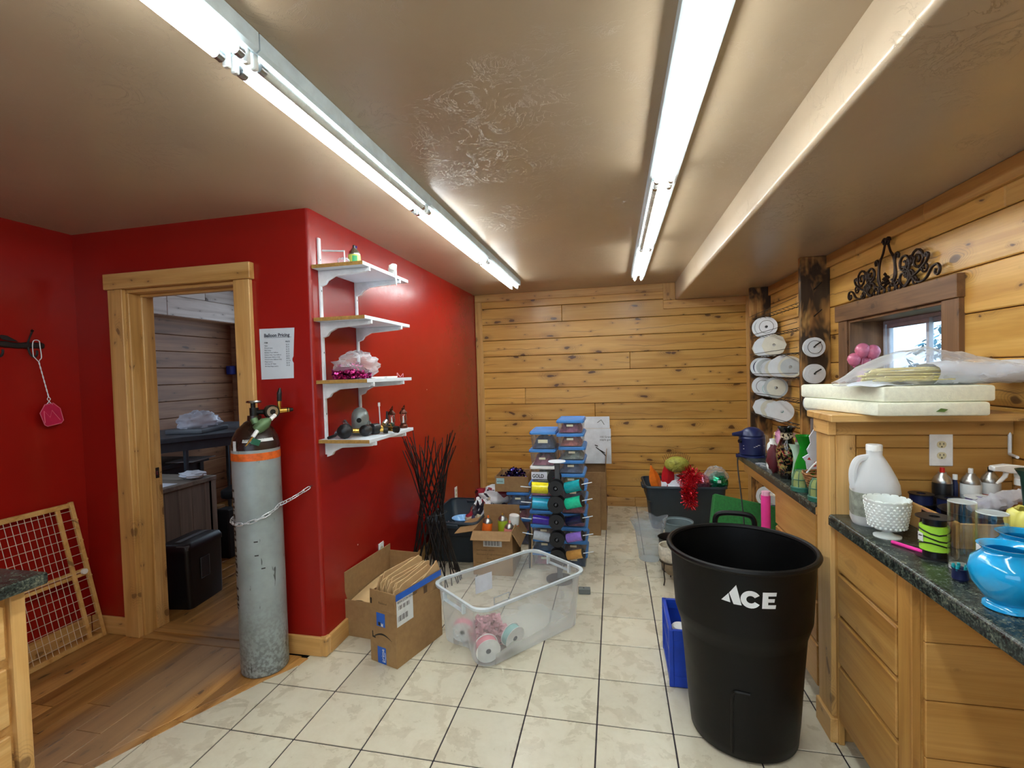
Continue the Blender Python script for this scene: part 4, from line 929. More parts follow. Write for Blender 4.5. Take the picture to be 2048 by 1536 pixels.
# white printed card and wicker basket, floral foam cages
cdm = [(-.03, 0), (.05, 0), (.055, .05), (.045, .075), (.052, .11), (.035, .15), (.03, .175), (.012, .2), (.0, .175), (-.018, .15), (-.012, .12), (-.03, .09), (-.022, .07), (-.05, .055), (-.035, .035)]
cw = thing('printed_card', 'white cut-out card with red print leaning over the wicker basket', 'card', (.985, .075, z+.118), (0, 0, .25)); MB().prism(cdm, -.002, .002, Matrix(((1, 0, 0, 0), (0, 0, -1, 0), (0, 1, 0, 0), (0, 0, 0, 1)))).build('sheet', MATS['tissue_white'], cw)
MB().prism([(-.03, .045), (-.012, .042), (-.02, .055)], .002, .003, Matrix(((1, 0, 0, 0), (0, 0, -1, 0), (0, 1, 0, 0), (0, 0, 0, 1)))).build('red_print', MATS['red_plastic'], cw); MB().prism([(-.005, .01), (.012, .012), (.006, .035), (.0, .02)], .002, .003, Matrix(((1, 0, 0, 0), (0, 0, -1, 0), (0, 1, 0, 0), (0, 0, 0, 1)))).build('red_print', MATS['red_plastic'], cw)
bk = thing('wicker_basket', 'small brown wicker basket tucked behind the partition post', 'basket', (1.012, .050, z)); plain('wicker', '9A6A3C', .7, var=.3, sc=60)
for k in range(9):
    r = .042+.034*k/8; MB().tube([(r*math.cos(a*PI/12), r*math.sin(a*PI/12), .006+.012*k+.002*(-1)**(a+k)) for a in range(24)], .005, 5, True).build('weave_ring', MATS['wicker'], bk)
for k in range(12): a = k*PI/6; MB().tube([(.04*math.cos(a), .04*math.sin(a), 0), (.077*math.cos(a), .077*math.sin(a), .112)], .003, 5).build('stake', MATS['wicker'], bk)
MB().lathe([(0, .0), (.04, .0), (.04, .004), (0, .004)], 20).build('base', MATS['wicker'], bk)
MB().tube(spline([(-.07, -.02, .11), (-.05, -.045, .15), (-.01, -.05, .19), (.03, -.03, .2)], 5), .004, 6).build('ribbon_handle', MATS['white_plastic'], bk)
plain('wet_foam', '8C9A5E', .9, var=.1, sc=50, bump=.4); plain('cage_green', '2E6A58', .35)
for lab, x, y in (('domed floral foam cage nearer the green vase', .958, .150), ('domed floral foam cage against the partition post', .968, -.028)):
    cg = thing('foam_cage', lab, 'foam cage', (x, y, z), group='floral foam cages on the far counter')
    MB().lathe([(.036, .014), (.037, .04), (.032, .075), (.022, .094), (0, .098)], 24).build('foam', MATS['wet_foam'], cg); MB().lathe([(.042, 0), (.043, .018), (.039, .022), (0, .018)], 24).build('tray', MATS['cage_green'], cg)
    for k in range(8): a = k*PI/4+.2; MB().tube([(.038*math.cos(a), .038*math.sin(a), .015), (.0385*math.cos(a), .0385*math.sin(a), .04), (.0335*math.cos(a), .0335*math.sin(a), .075), (.022*math.cos(a), .022*math.sin(a), .097)], .0016, 5).build('rib', MATS['cage_green'], cg)
    for r, zz in ((.038, .056), (.0225, .097)): MB().tube([(r*math.cos(a*PI/10), r*math.sin(a*PI/10), zz) for a in range(20)], .0016, 5, True).build('hoop', MATS['cage_green'], cg)
plain('purple', '4A2E9A', .5); crumple('purple_petal', 'purple cloth petal between the foam cages', 'flower', (.985, .065, z), (.045, .04, .05), 'purple', 3)
fw = MB().tube(spline([(.93, .80, z+.004), (.96, .77, z+.010), (1.0, .76, z+.006), (1.03, .72, z+.010), (.98, .70, z+.004), (.94, .735, z+.008)], 5), .005, 6, flat=.4).build('film_scrap', MATS['clear_film']); tag(fw, 'twist of clear film lying on the far counter edge', 'film')
# pink tube and green foam brick on the floor
pt = thing('pink_tube', 'hot pink mailing tube standing against the far drawers', 'tube', (.908, .525, 0)); MB().cyl((0, 0, 0), (0, 0, .80), .024, 16).build('tube', plain('hot_pink', 'F0409C', .4), pt); MB().cyl((0, 0, .79), (0, 0, .822), .021, 16).build('end_cap', plain('pale_pink', 'F4B8D0', .4), pt)
# ================================================================ trash can
plain('can_black', '040506', .48, var=.25, sc=6, spec=.3)
tc = thing('trash_can', 'tall round black trash can with large white lettering', 'trash can', (.60, -.225, 0))
def can_r(z_):
    P = [(0, .190), (.012, .203), (.10, .212), (.30, .226), (.445, .238), (.515, .259), (.74, .272), (.765, .274)]
    for (a, ra), (b, rb) in zip(P, P[1:]):
        if z_ <= b: return ra+(rb-ra)*(z_-a)/(b-a)
    return P[-1][1]
zs = [0, .012, .05, .10, .2, .30, .40, .440, .445, .48, .515, .52, .6, .68, .74, .765]
out = [(can_r(q), q) for q in zs]
MB().lathe([(.0005, .012)] + [(can_r(.012)-.01, .004)] + out[1:] + [(can_r(q)-.0045, q) for q in zs[::-1][:-1]] + [(.0005, .018)], 64).build('body', MATS['can_black'], tc, ang=50)
MB().tube([(.279*math.cos(a*PI/36), .279*math.sin(a*PI/36), .770) for a in range(72)], .0115, 8, True).build('rim', MATS['can_black'], tc)
for a0 in (1.42, -1.10):
    c, s_ = math.cos(a0), math.sin(a0); tx, ty_ = -s_, c
    P = [(.285*c+tx*q, .285*s_+ty_*q, zz) for q, zz in ((-.085, .765), (-.082, .80), (-.062, .822), (0, .828), (.062, .822), (.082, .80), (.085, .765))]
    if a0 > 0: MB().tube(spline(P, 4), .012, 8).build('handle', MATS['can_black'], tc)
ca = math.atan2(-2.149, -.494)         # side that faces the room's open end
for da, dz in ((-.20, 0),):
    P = [((can_r(zz)+.001)*math.cos(ca+d), (can_r(zz)+.001)*math.sin(ca+d), zz) for d, zz in ((-.18, .03), (-.175, .12), (-.165, .2), (-.15, .265), (-.115, .285), (-.05, .288), (.12, .288))]
    MB().tube(spline(P, 4), .006, 6).build('molded_ridge', MATS['can_black'], tc)
plain('logo_white', 'EEF2F4', .5, var=.03)
def on_can(u, v, off=.0012):
    zz = .672+v; r = can_r(zz)+off; a = ca+.10+u/r; return (r*math.cos(a), r*math.sin(a), zz)
def logo_poly(name, left, right, n=8):
    """strip between two polylines (u,v) wrapped on the can"""
    m_ = MB(); m_.grid(lambda s, t: on_can(*(Vector(left[0]).lerp(Vector(left[1]), t).lerp(Vector(right[0]).lerp(Vector(right[1]), t), s))), n, 5); m_.build(name, MATS['logo_white'], tc)
# letter A: corner triangle, slash gap, slanted leg; then C ring segment; then E bars
logo_poly('letter_a', ((-.093, -.022), (-.068, .0085)), ((-.0618, -.0255), (-.0678, .0083)))
logo_poly('letter_a', ((-.0511, -.0298), (-.0660, .0107)), ((-.0241, -.0298), (-.0419, .0447)))
m = MB(); nn = 22
m.grid(lambda s, t: on_can(.0064+(.0150+.0190*t)*math.cos(.55+s*5.18), -.0035+(.0140+.0190*t)*math.sin(.55+s*5.18)), nn, 3); m.build('letter_c', MATS['logo_white'], tc)
for a_, b_, c_, d_ in ((.0433, .0635, -.034, .027), (.06, .093, .013, .027), (.06, .086, -.010, .003), (.06, .090, -.034, -.020)):
    logo_poly('letter_e', ((a_, c_), (a_+.003, d_)), ((b_, c_), (b_+.002, d_)))
# ================================================================ blue milk crate behind the can
plain('crate_blue', '1646C0', .4)
mc = thing('milk_crate', 'blue plastic milk crate beside the black trash can', 'crate', (.492, .165, 0), 0)
w_, d_, h_ = .30, .32, .275
for sx in (-1, 1):
    MB().box((sx*w_/2-.008, -d_/2, h_-.03), (sx*w_/2+.008, d_/2, h_)).build('top_rail', MATS['crate_blue'], mc, bevel=.002); MB().box((sx*w_/2-.008, -d_/2, 0), (sx*w_/2+.008, d_/2, .03)).build('bottom_rail', MATS['crate_blue'], mc, bevel=.002)
    MB().box((-w_/2, sx*d_/2-.008, h_-.05), (w_/2, sx*d_/2+.008, h_)).build('top_rail', MATS['crate_blue'], mc, bevel=.002); MB().box((-w_/2, sx*d_/2-.008, 0), (w_/2, sx*d_/2+.008, .05)).build('bottom_rail', MATS['crate_blue'], mc, bevel=.002)
    MB().box((-w_/2, sx*d_/2-.004, .05), (w_/2, sx*d_/2+.004, h_-.05)).build('end_panel', MATS['crate_blue'], mc)
    for sy in (-1, 1): MB().box((sx*w_/2-.011, sy*d_/2-.011, 0), (sx*w_/2+.011, sy*d_/2+.011, h_)).build('corner_post', MATS['crate_blue'], mc, bevel=.003)
    for k in range(9):
        for zz in range(2):
            y0 = -d_/2+.03+k*.0325; za = .03+zz*.105
            m = MB(); m.tube([(sx*w_/2, y0-.018, za), (sx*w_/2, y0+.018, za+.108)], .0042, 4); m.tube([(sx*w_/2, y0+.018, za), (sx*w_/2, y0-.018, za+.108)], .0042, 4)
            m.build('lattice', MATS['crate_blue'], mc)
    MB().box((sx*w_/2-.005, -d_/2, .132), (sx*w_/2+.005, d_/2, .146)).build('mid_rail', MATS['crate_blue'], mc)
MB().box((-w_/2, -d_/2, .004), (w_/2, d_/2, .012)).build('base', MATS['crate_blue'], mc)
plain('mesh_white', 'E4E6E8', .5)
wm = thing('wire_mesh_roll', 'white criss-cross mesh bundle standing in the blue crate', 'mesh', (.398, .12, .013)); wm.scale = (.75, .75, 1)
MB().lathe([(.055, 0), (.06, .02), (.06, .215), (.05, .225), (0, .226)], 20).build('core', MATS['mesh_white'], wm)
for k in range(10):
    a = k*PI/5
    for q in (1, -1): MB().tube([((.0615)*math.cos(a+q*t*.25), .0615*math.sin(a+q*t*.25), .03+t*.045) for t in range(5)], .0025, 4).build('strand', MATS['black_plastic'], wm)
# ================================================================ large clear tote with ribbon rolls
clear('tote_clear', (.955, .97, .98), .235, .28, (.80, .84, .86)); plain('tote_rim', 'C8D2D6', .35)
TA = math.atan2(.772, .636)
tt = thing('clear_tote', 'large open clear plastic tote on the tiles', 'tote', (-.512, .362, 0), TA); tt.scale = (1.05, 1.05, 1.06)
def tote_ring(L, Wd, r, zz, inset=0):
    R_ = []
    for x, y in rrect(L, Wd, r, 6):
        if inset and x < 0: x += inset*math.exp(-(y/.075)**2)
        R_.append((x, y, zz))
    return R_
def dense(L, Wd, r, zz, inset=0, n=10):
    P = rrect(L, Wd, r, 6); out = []
    for a, b in zip(P, P[1:]+P[:1]):
        k = n if math.dist(a, b) > .1 else 1
        for q in range(k): out.append((a[0]+(b[0]-a[0])*q/k, a[1]+(b[1]-a[1])*q/k))
    return [((x+inset*math.exp(-(y/.07)**2) if x < -L*.3 else x), y, zz + (.03*abs(inset)/.04*math.exp(-(y/.07)**2) if (x < -L*.3 and zz < .01) else 0)) for x, y in out]
m = MB(); loft(m, [dense(.64, .38, .07, .004, .04), dense(.675, .41, .075, .012, .045), dense(.69, .42, .075, .10, .035), dense(.705, .43, .075, .20, .01), dense(.725, .445, .075, .305, 0)], True, False); m.build('body', MATS['tote_clear'], tt, ang=60)
m = MB(); rg = [dense(.725+a, .445+a, .075, zz) for a, zz in ((0, .300), (.026, .300), (.030, .306), (.028, .314), (0, .314), (-.002, .306))]; loft(m, rg, closed=True); m.build('rim', MATS['tote_rim'], tt, ang=60)
for sx in (-1, 1):
    for sy in (-.09, .09): MB().box((sx*.37-.014, sy-.006, .255), (sx*.37+.008, sy+.006, .303)).build('handle_rib', MATS['tote_rim'], tt, bevel=.002)
    MB().box((sx*.372-.012, -.09, .262), (sx*.372+.010, .09, .267)).build('handle_shelf', MATS['tote_rim'], tt, bevel=.001)
MB().box((-.10, .2085, .165), (.02, .2095, .265)).build('paper_label', MATS['tissue_white'], tt)
for x0, x1, z0, z1 in ((.03, .15, .06, .065), (.03, .15, .10, .105), (.03, .035, .06, .105), (.145, .15, .06, .105)): MB().box((x0, .2105, z0), (x1, .2125, z1)).build('molded_frame', MATS['tote_rim'], tt)
TM = Matrix.Translation((-.512, .362, 0)) @ Matrix.Rotation(TA, 4, 'Z')
plain('pink_film', 'D88090', .4, var=.25); plain('pink_tulle', 'D09AA4', .7, var=.3, sc=40); plain('aqua_paper', '8FC4C0', .5); plain('cardboard_core', '6E7A84', .7)
def roll(lab, loc, r, w__, rx, rz, m_):
    t = thing('ribbon_roll', lab, 'ribbon roll', group='rolls inside the clear tote'); t.matrix_world = TM @ xf(loc) @ Matrix.Rotation(rz, 4, 'Z') @ Matrix.Rotation(PI/2+rx, 4, 'X')
    MB().lathe([(.014, 0), (r, 0), (r, .003), (.014, .003)], 28, closed=True).build('flange', MATS['white_plastic'], t); MB().lathe([(.014, w__-.003), (r, w__-.003), (r, w__), (.014, w__)], 28, closed=True).build('flange', MATS['white_plastic'], t)
    MB().lathe([(.014, .003), (r*.92, .003), (r*.92, w__-.003), (.014, w__-.003)], 28, closed=True).build('ribbon', MATS[m_], t); MB().lathe([(.0139, -.001), (.013, -.001), (.013, w__+.001), (.0139, w__+.001)], 16, closed=True).build('core', MATS['cardboard_core'], t)
roll('white-flanged ribbon roll in the clear tote nearest the brown boxes', (-.268, .105, .080), .062, .05, .2, -.75, 'pink_film'); roll('white-flanged ribbon roll at the front corner of the clear tote', (-.285, -.135, .082), .066, .05, .15, -.35, 'pink_film')
roll('white-flanged ribbon roll leaning on the long side of the clear tote', (-.135, -.150, .095), .064, .045, .2, .05, 'aqua_paper')
def tulle(name, lab, cat, M, R, n, m_, seed, size=.03, th=.0):
    rr = random.Random(seed); mm = MB()
    for _ in range(n):
        while True:
            p = Vector((rr.uniform(-1, 1), rr.uniform(-1, 1), rr.uniform(0, 1)))
            if p.x**2+p.y**2+p.z**2 < 1: break
        p = Vector((p.x*R[0], p.y*R[1], p.z*R[2]+.004)); a = Vector((rr.uniform(-1, 1), rr.uniform(-1, 1), rr.uniform(-.6, .6))).normalized()*size*rr.uniform(.5, 1.2); b = a.cross(Vector((rr.uniform(-1, 1), rr.uniform(-1, 1), rr.uniform(-1, 1)))).normalized()*size*.45
        q = [p, p+a*.5+b, p+a, p+a*.5-b]; q = [Vector((v.x, v.y, max(.003, v.z))) for v in q]; mm.add(q, [(0, 1, 2), (0, 2, 3)])
    o = mm.build(name, MATS[m_], None, smooth=False, wn=False); o.matrix_world = M; return tag(o, lab, cat)
tulle('tulle_heap', 'heap of crumpled pink tulle inside the clear tote', 'tulle', TM @ xf((-.17, .01, .006)), (.10, .11, .12), 420, 'pink_tulle', 2, .05)
fr = MB().grid(lambda u, v: tuple(TM @ Vector((-.265-.02*math.sin(3*u), .13-.28*u, .085-.045*u+.025*v))), 10, 3).build('pink_ribbon_strip', MATS['pink_film'], solid=.001); tag(fr, 'loose pink ribbon trailing between rolls in the clear tote', 'ribbon')
# grey plastic block on the floor
gb = thing('plastic_block', 'small grey plastic block on the floor past the clear tote', 'block', (-.115, .915, 0), .1); MB().box((-.05, -.02, 0), (.03, .02, .038)).build('body', plain('grey_plastic', '6E7676', .5), gb, bevel=.003); MB().box((-.02, -.005, .038), (-.01, .005, .0385)).build('slot', MATS['dark_hole'], gb)
# ================================================================ cardboard
@mk('cardboard')
def _cb(q):
    v = q.coord('Object'); a = q.noise(v, 30, 4, .6); b = q.noise(v, 3, 3)
    return q.set(Base_Color=q.ramp(q.math('MULTIPLY_ADD', a, .4, q.math('MULTIPLY', b, .6)), [(.35, S2L('8E6C46')), (.65, S2L('A98658'))]), Roughness=.75)
plain('cardboard_light', 'C8A878', .8, var=.08); plain('kraft', 'C4A274', .8, var=.14, sc=8); plain('kraft_dark', '9E7C50', .8, var=.14, sc=8); plain('print_black', '1C1814', .7); plain('tape_blue', '1A60C8', .35); plain('print_brown', '5C4630', .8)
def carton(lab, loc, rot, w_, d_, h_, flaps, name='cardboard_box', m='cardboard', group=None, t=.005, fl=None):
    """open box; flaps: side -> (angle from upright outwards, length)"""
    o = thing(name, lab, 'box', loc, rot, group)
    for nm, a, b in (('front', (-w_/2, -d_/2, 0), (w_/2, -d_/2+t, h_)), ('back', (-w_/2, d_/2-t, 0), (w_/2, d_/2, h_)), ('left', (-w_/2, -d_/2+t, 0), (-w_/2+t, d_/2-t, h_)), ('right', (w_/2-t, -d_/2+t, 0), (w_/2, d_/2-t, h_)), ('bottom', (-w_/2+t, -d_/2+t, .001), (w_/2-t, d_/2-t, .005))):
        MB().box(a, b).build(nm+'_panel', MATS[m], o, bevel=.0012)
    for sd, (ang, L) in flaps.items():
        s_ = {'front': 0, 'right': PI/2, 'back': PI, 'left': -PI/2}[sd]; ww = (w_ if sd in ('front', 'back') else d_)/2; dd = (d_ if sd in ('front', 'back') else w_)/2
        p = MB().box((-ww+.002, -t, 0), (ww-.002, 0, L)).build(sd+'_flap', MATS[m], o, bevel=.0012)
        p.matrix_local = Matrix.Rotation(s_, 4, 'Z') @ Matrix.Translation((0, -dd+t, h_)) @ Matrix.Rotation(math.radians(ang), 4, 'X')
    return o
AB = carton('brown shipping box with blue tape stuffed full of paper bags', (-1.055, .105, 0), math.atan2(-.058, .179), .188, .378, .287, {'front': (-3, .10), 'left': (-4, .09), 'right': (-3, .10)})
AB.location = ((-1.213-1.034)/2+.068, (-.039-.097)/2+.176, 0)
AF = Matrix(((1, 0, 0, 0), (0, 0, -1, -.1892), (0, 1, 0, 0), (0, 0, 0, 1)))
for zz, nm in (((.20, .272), 'tape'), ((0.002, .090), 'tape')):
    MB().box((-.042, -.1900, zz[0]), (.018, -.1888, zz[1])).build(nm, MATS['tape_blue'], AB)
text('lettering', 'prime', .030, MATS['print_white'], AB, (.006, -.1903, .012), (PI/2, -PI/2, 0), .0003)
MB().tube([(.010, -.1902, .015), (.015, -.1902, .04), (.010, -.1902, .065)], .0015, 4).build('smile_print', MATS['print_white'], AB)
MB().prism([(-.01, .203), (.004, .203), (.004, .222), (-.002, .213), (-.01, .222)], .1890, .1905, Matrix(((1, 0, 0, 0), (0, 0, -1, 0), (0, 1, 0, 0), (0, 0, 0, 1)))).build('tape_print', MATS['print_white'], AB); MB().cbox((-.022, -.1902, .214), (.016, .0006, .018)).build('tape_print', MATS['print_black'], AB)
arc = [(-.062+.125*t, .128+.035*math.sin(PI*(.12+.80*t))) for t in [i/12 for i in range(13)]]
m = MB(); P = [Vector((x, -.1895, zz)) for x, zz in arc]
for i in range(12):
    a, b = P[i], P[i+1]; wa, wb = [.0072*math.sin(PI*min(1, .15+.85*q/12))+.0006 for q in (i, i+1)]
    m.add([(a.x, a.y, a.z-wa), (b.x, b.y, b.z-wb), (b.x, b.y, b.z+wb*.2), (a.x, a.y, a.z+wa*.2)], [(0, 1, 2, 3)])
m.add([(-.078, -.1895, .165), (-.072, -.1895, .165), (-.070, -.1895, .140), (-.052, -.1895, .136), (-.056, -.1895, .129), (-.077, -.1895, .131)], [(0, 1, 2, 5), (2, 3, 4, 5)])
m.build('arrow_print', MATS['print_black'], AB, solid=.0004)
MB().cbox((-.075, -.193, .33), (.010, .0006, .03)).build('flap_print', MATS['print_black'], AB); text('lettering', 'Replaced', .016, MATS['print_brown'], AB, (-.02, -.1935, .325), (PI/2, 0, 0), .0002)
lbl = MB().box((.0945, -.180, .215), (.0955, -.055, .365)).build('shipping_label', MATS['print_white'], AB)
for k in range(10):
    MB().box((.0955, -.172+k*.008, .240), (.0958, -.172+k*.008+.002+.003*((k*7) % 3)/2, .270)).build('barcode_bar', MATS['print_black'], lbl)
    MB().box((.0955, -.165+k*.009, .300), (.0958, -.165+k*.009+.002+.003*((k*5) % 3)/2, .322)).build('barcode_bar', MATS['print_black'], lbl)
text('lettering', 'BOX-ZZZ8-MSN-ZZZ', .016, MATS['print_black'], lbl, (.0957, -.172, .335), (PI/2, 0, PI/2), .0002)
MB().box((.0990, -.188, .355), (.1000, .186, .388), ).build('edge_tape', MATS['tape_blue'], AB); MB().cbox((.0955, .05, .325), (.0008, .028, .038)).build('recycle_print', MATS['print_brown'], AB)
AM = Matrix.Translation(AB.location) @ Matrix.Rotation(AB.rotation_euler.z, 4, 'Z')
rb = random.Random(21)
ORD = ['first', 'second', 'third', 'fourth', 'fifth', 'sixth', 'seventh', 'eighth', 'ninth', 'tenth', 'eleventh', 'twelfth', 'thirteenth', 'fourteenth', 'fifteenth', 'sixteenth', 'seventeenth', 'eighteenth', 'nineteenth', 'twentieth', 'twenty-first', 'twenty-second']
for k in range(22):
    x = -.078+.152*k/21; hh = .415+rb.uniform(-.02, .05)-(.03 if k > 17 else 0); d1 = .15+rb.uniform(-.02, .02)
    o = MB().prism([(-d1, .006), (d1, .006), (d1, hh-rb.uniform(0, .03)), (d1-.03, hh), (-d1+.02, hh-rb.uniform(0, .05)), (-d1, hh-.05)], -.0026, .0026, Matrix(((0, 0, 1, 0), (1, 0, 0, 0), (0, 1, 0, 0), (0, 0, 0, 1)))).build('paper_bag', MATS['kraft' if k % 3 else 'cardboard_light'], None, bevel=.001)
    o.matrix_world = AM @ xf((x, rb.uniform(-.01, .01), .006), (0, rb.uniform(-.02, .03), rb.uniform(-.012, .012))); tag(o, 'flat brown paper bag, %s from the left in the shipping box' % ORD[k], 'paper bag', 'paper bags in the shipping box')
o = MB().prism([(-.05, .30), (.10, .28), (.13, .36), (.11, .38), (.085, .44), (.06, .425), (-.06, .37)], -.003, .003, Matrix(((0, 0, 1, 0), (1, 0, 0, 0), (0, 1, 0, 0), (0, 0, 0, 1)))).build('paper_bag', MATS['kraft'], None); o.matrix_world = AM @ xf((.085, .08, .006)); tag(o, 'torn brown paper bag sticking up highest from the shipping box', 'paper bag', 'paper bags in the shipping box')
B2 = carton('plain brown box against the red wall with raised flaps', (-1.335, .395, 0), -.10, .235, .50, .215, {'left': (-2, .16), 'back': (-4, .12)})
o = MB().grid(lambda u, v: (-.10+.21*u, -.235+.44*v, .19+.025*math.sin(4*u+2*v)+.02*u*v), 8, 10).build('packing_paper', MATS['cardboard_light'], None, solid=.002); o.location = B2.location; o.rotation_euler = B2.rotation_euler; tag(o, 'crumpled kraft packing paper in the plain brown box', 'paper')
# box of spray cans
CB = carton('open brown carton of spray cans with flaps hanging out', (-.82, 1.295, 0), .03, .305, .38, .335, {'front': (118, .095), 'right': (150, .13), 'left': (100, .15), 'back': (0, .10)})
for k in range(16): MB().box((-.06+k*.0075, -.1915, .225), (-.06+k*.0075+.002+.0025*((k*5) % 3)/2, -.1908, .262)).build('barcode_bar', MATS['print_black'], CB)
MB().box((-.07, -.1908, .218), (.072, -.1903, .268)).build('barcode_label', MATS['print_white'], CB)
for k, (tx_, x_) in enumerate((('Item Number: 462203', -.125), ('Description: 9" Lighted Basswood Holly', -.125), ('Bowls, Set of 2', -.045), ('10 per Carton    2    4662', -.125))): text('lettering', tx_, .0155, MATS['print_brown'], CB, (x_, -.1906, .185-.032*k), (PI/2, 0, 0), .0002)
plain('orange_paint', 'F07020', .4); plain('lime_paint', '9AB020', .4); plain('pink_paint', 'F09A90', .4); plain('salmon', 'F08050', .4)
for lab, x, y, b_, c_, hh, rot in (('orange spray can lying back in the open carton', -.09, -.02, 'orange_paint', 'orange_paint', .19, (0, .12, 0)), ('lime green spray can standing in the open carton', .045, .0, 'lime_paint', 'brass', .205, (0, 0, 0)), ('pink spray can beside the lime can in the carton', .095, -.06, 'pink_paint', 'pink_paint', .165, (0, .1, 0)), ('orange spray can with a white cap in the open carton', .115, .03, 'salmon', None, .17, (0, .1, 0))):
    p = Vector((x, y, 0)); p.rotate(Euler((0, 0, .03)))
    cn = spray_can(lab, (-.82+p.x, 1.295+p.y, .20), b_, c_, .039, hh, None, rot)
    if c_ is None: MB().lathe([(.040, .125), (.041, .13), (.041, .195), (.036, .20), (0, .20)], 20).build('cap', MATS['white_plastic'], cn)
fil = MB().box((-.955, 1.12, .006), (-.685, 1.47, .198)).build('packed_cartons', MATS['cardboard_light']); tag(fil, 'inner layer of cartons under the spray cans in the box', 'box')
# small garland box on a blue-lidded bin
GB = carton('small brown carton of shiny purple garland on a blue-lidded bin', (-.80, 1.93, .470), .02, .30, .34, .135, {'right': (-8, .03)})
MB().box((-.135, -.1715, .07), (-.065, -.1705, .12)).build('address_label', plain('label_aqua', 'A8D0D0', .6), GB); text('lettering', 'xmas', .026, MATS['print_black'], GB, (-.130, -.1718, .085), (PI/2, 0, 0), .0002)
q = N('tinsel_purple'); nz_ = q.noise(q.coord('Object'), 60, 2); q.set(Base_Color=q.ramp(nz_, [(.4, S2L('181848')), (.5, S2L('5A3A90')), (.6, S2L('9AB8E8'))], 'CONSTANT'), Metallic=.9, Roughness=.2); MATS['tinsel_purple'] = q.mat
for nm, c1, c2 in (('tinsel_red', 'C00C1C', 'FF5060'), ('tinsel_green', '0E7048', '3AC090'), ('tinsel_pink', 'C06A88', 'F0B0C8'), ('tinsel_magenta', '8A1050', 'E850A0')):
    q = N(nm); nz_ = q.noise(q.coord('Object'), 80, 2); q.set(Base_Color=q.ramp(nz_, [(.42, S2L(c1)), (.6, S2L(c2))]), Metallic=.75, Roughness=.22); MATS[nm] = q.mat
tulle('tinsel_garland', 'shiny purple and blue tinsel garland heaped in the small carton', 'garland', xf((-.80, 1.93, .49)), (.125, .14, .16), 700, 'tinsel_purple', 6, .03)
# ================================================================ blue-lidded shoebox bins in two stacks
clear('bin_clear', (.94, .96, .98), .13, .15, (.75, .8, .84)); plain('lid_blue', '3E82C8', .38, var=.08); plain('bin_label', 'E0DCC0', .6)
BW, BD, BH = .205, .34, .108
m = MB(); loft(m, [[(p[0], p[1], zz) for p in rrect(BW*f, BD*f, .02, 3)] for f, zz in ((.86, 0), (.87, .004), (.95, .092))], True, False); bin_me = m.mesh('body', MATS['bin_clear'], ang=50)
m = MB(); loft(m, [[(p[0], p[1], zz) for p in rrect(BW*f, BD*(1-(1-f)*.62), .022, 3)] for f, zz in ((.97, .084), (1.03, .084), (1.03, .098), (.99, .100), (.97, .1065), (.90, .1065), (.88, .1035))], False, True); lid_me = m.mesh('lid', MATS['lid_blue'], ang=40)
lab_me = MB().box((-.025, -BD*.47-.0035, .052), (.025, -BD*.47+.0005, .068)).mesh('label', MATS['bin_label'])
CONT = [plain('bin_contents_%d' % i, c, .6, var=.5, sc=25) for i, c in enumerate(('A86078', 'C07468', '98A090', '6E7890', 'C0AC60', '50607A', 'B86C74', '9A5C70', '687090', '8A7468', '46688A'))]
def shoebin(lab, x, y, z_, rot, ci, group, h=1.0, big_label=False, lid=True):
    t = thing('storage_bin', lab, 'storage bin', (x, y, z_), rot, group)
    o = link('body', bin_me, t); o.scale = (1, 1, h); 
    if lid: o = link('lid', lid_me, t, (0, 0, .1065*(h-1)))
    o = link('label', lab_me, t); 
    if big_label: o.scale = (1.5, 1, 1.6); o.location = (0, 0, -.045+.03*(h-1))
    rr = random.Random(ci*7+int(z_*100))
    cm = MB().grid(lambda u, v: (BW*.40*(2*u-1), BD*.43*(2*v-1), (.006 if (u in (0, 1) or v in (0, 1)) else (.055+rr.uniform(-.02, .025))*h)), 7, 9).build('contents', CONT[ci % 11], t, wn=False)
    return t
nth = ('top', 'second', 'third', 'fourth', 'fifth', 'sixth', 'seventh', 'eighth', 'ninth', 'tenth', 'lowest')
rs = random.Random(4)
for k in range(11):
    z_ = (10-k)*.104
    shoebin('clear bin with a blue lid, %s in the taller right stack' % (nth[k] if k in (0, 10) else nth[k]+' from the top'), -.232+rs.uniform(-.005, .006), 1.505+rs.uniform(-.006, .006), z_, rs.uniform(-.02, .02), k, 'right stack of blue-lidded bins', .965)
zl = [(.0, 8), (.109, 7), (.218, 6), (.327, 5), (.436, 4), (.545, 3)]
for z_, k in zl: shoebin('clear bin with a blue lid, %s from the top in the left stack' % nth[k], -.462+rs.uniform(-.004, .004), 1.505+rs.uniform(-.005, .005), z_, rs.uniform(-.02, .02), k+3, 'left stack of blue-lidded bins')
gl = shoebin('clear bin with a white lid and a GOLD label', -.450, 1.50, .654, .01, 2, 'left stack of blue-lidded bins', 1.15, lid=False)
MB().prism(rrect(BW*1.04, BD*1.03, .022, 3), .108, .128).build('lid', MATS['white_plastic'], gl, bevel=.003); MB().box((-.095, -BD*.47-.004, .03), (.030, -BD*.47-.0025, .085)).build('paper_sign', MATS['tissue_white'], gl)
text('lettering', 'GOLD', .040, MATS['print_black'], gl, (-.088, -BD*.47-.0045, .040), (PI/2, 0, 0), .0003, sx=.82, bold=.001)
shoebin('clear bin with a blue lid, second from the top in the left stack', -.452, 1.505, .783, -.02, 7, 'left stack of blue-lidded bins', 1.25)
shoebin('clear bin with a blue lid and a large label topping the left stack', -.450, 1.505, .918, .02, 5, 'left stack of blue-lidded bins', 1.28, True)
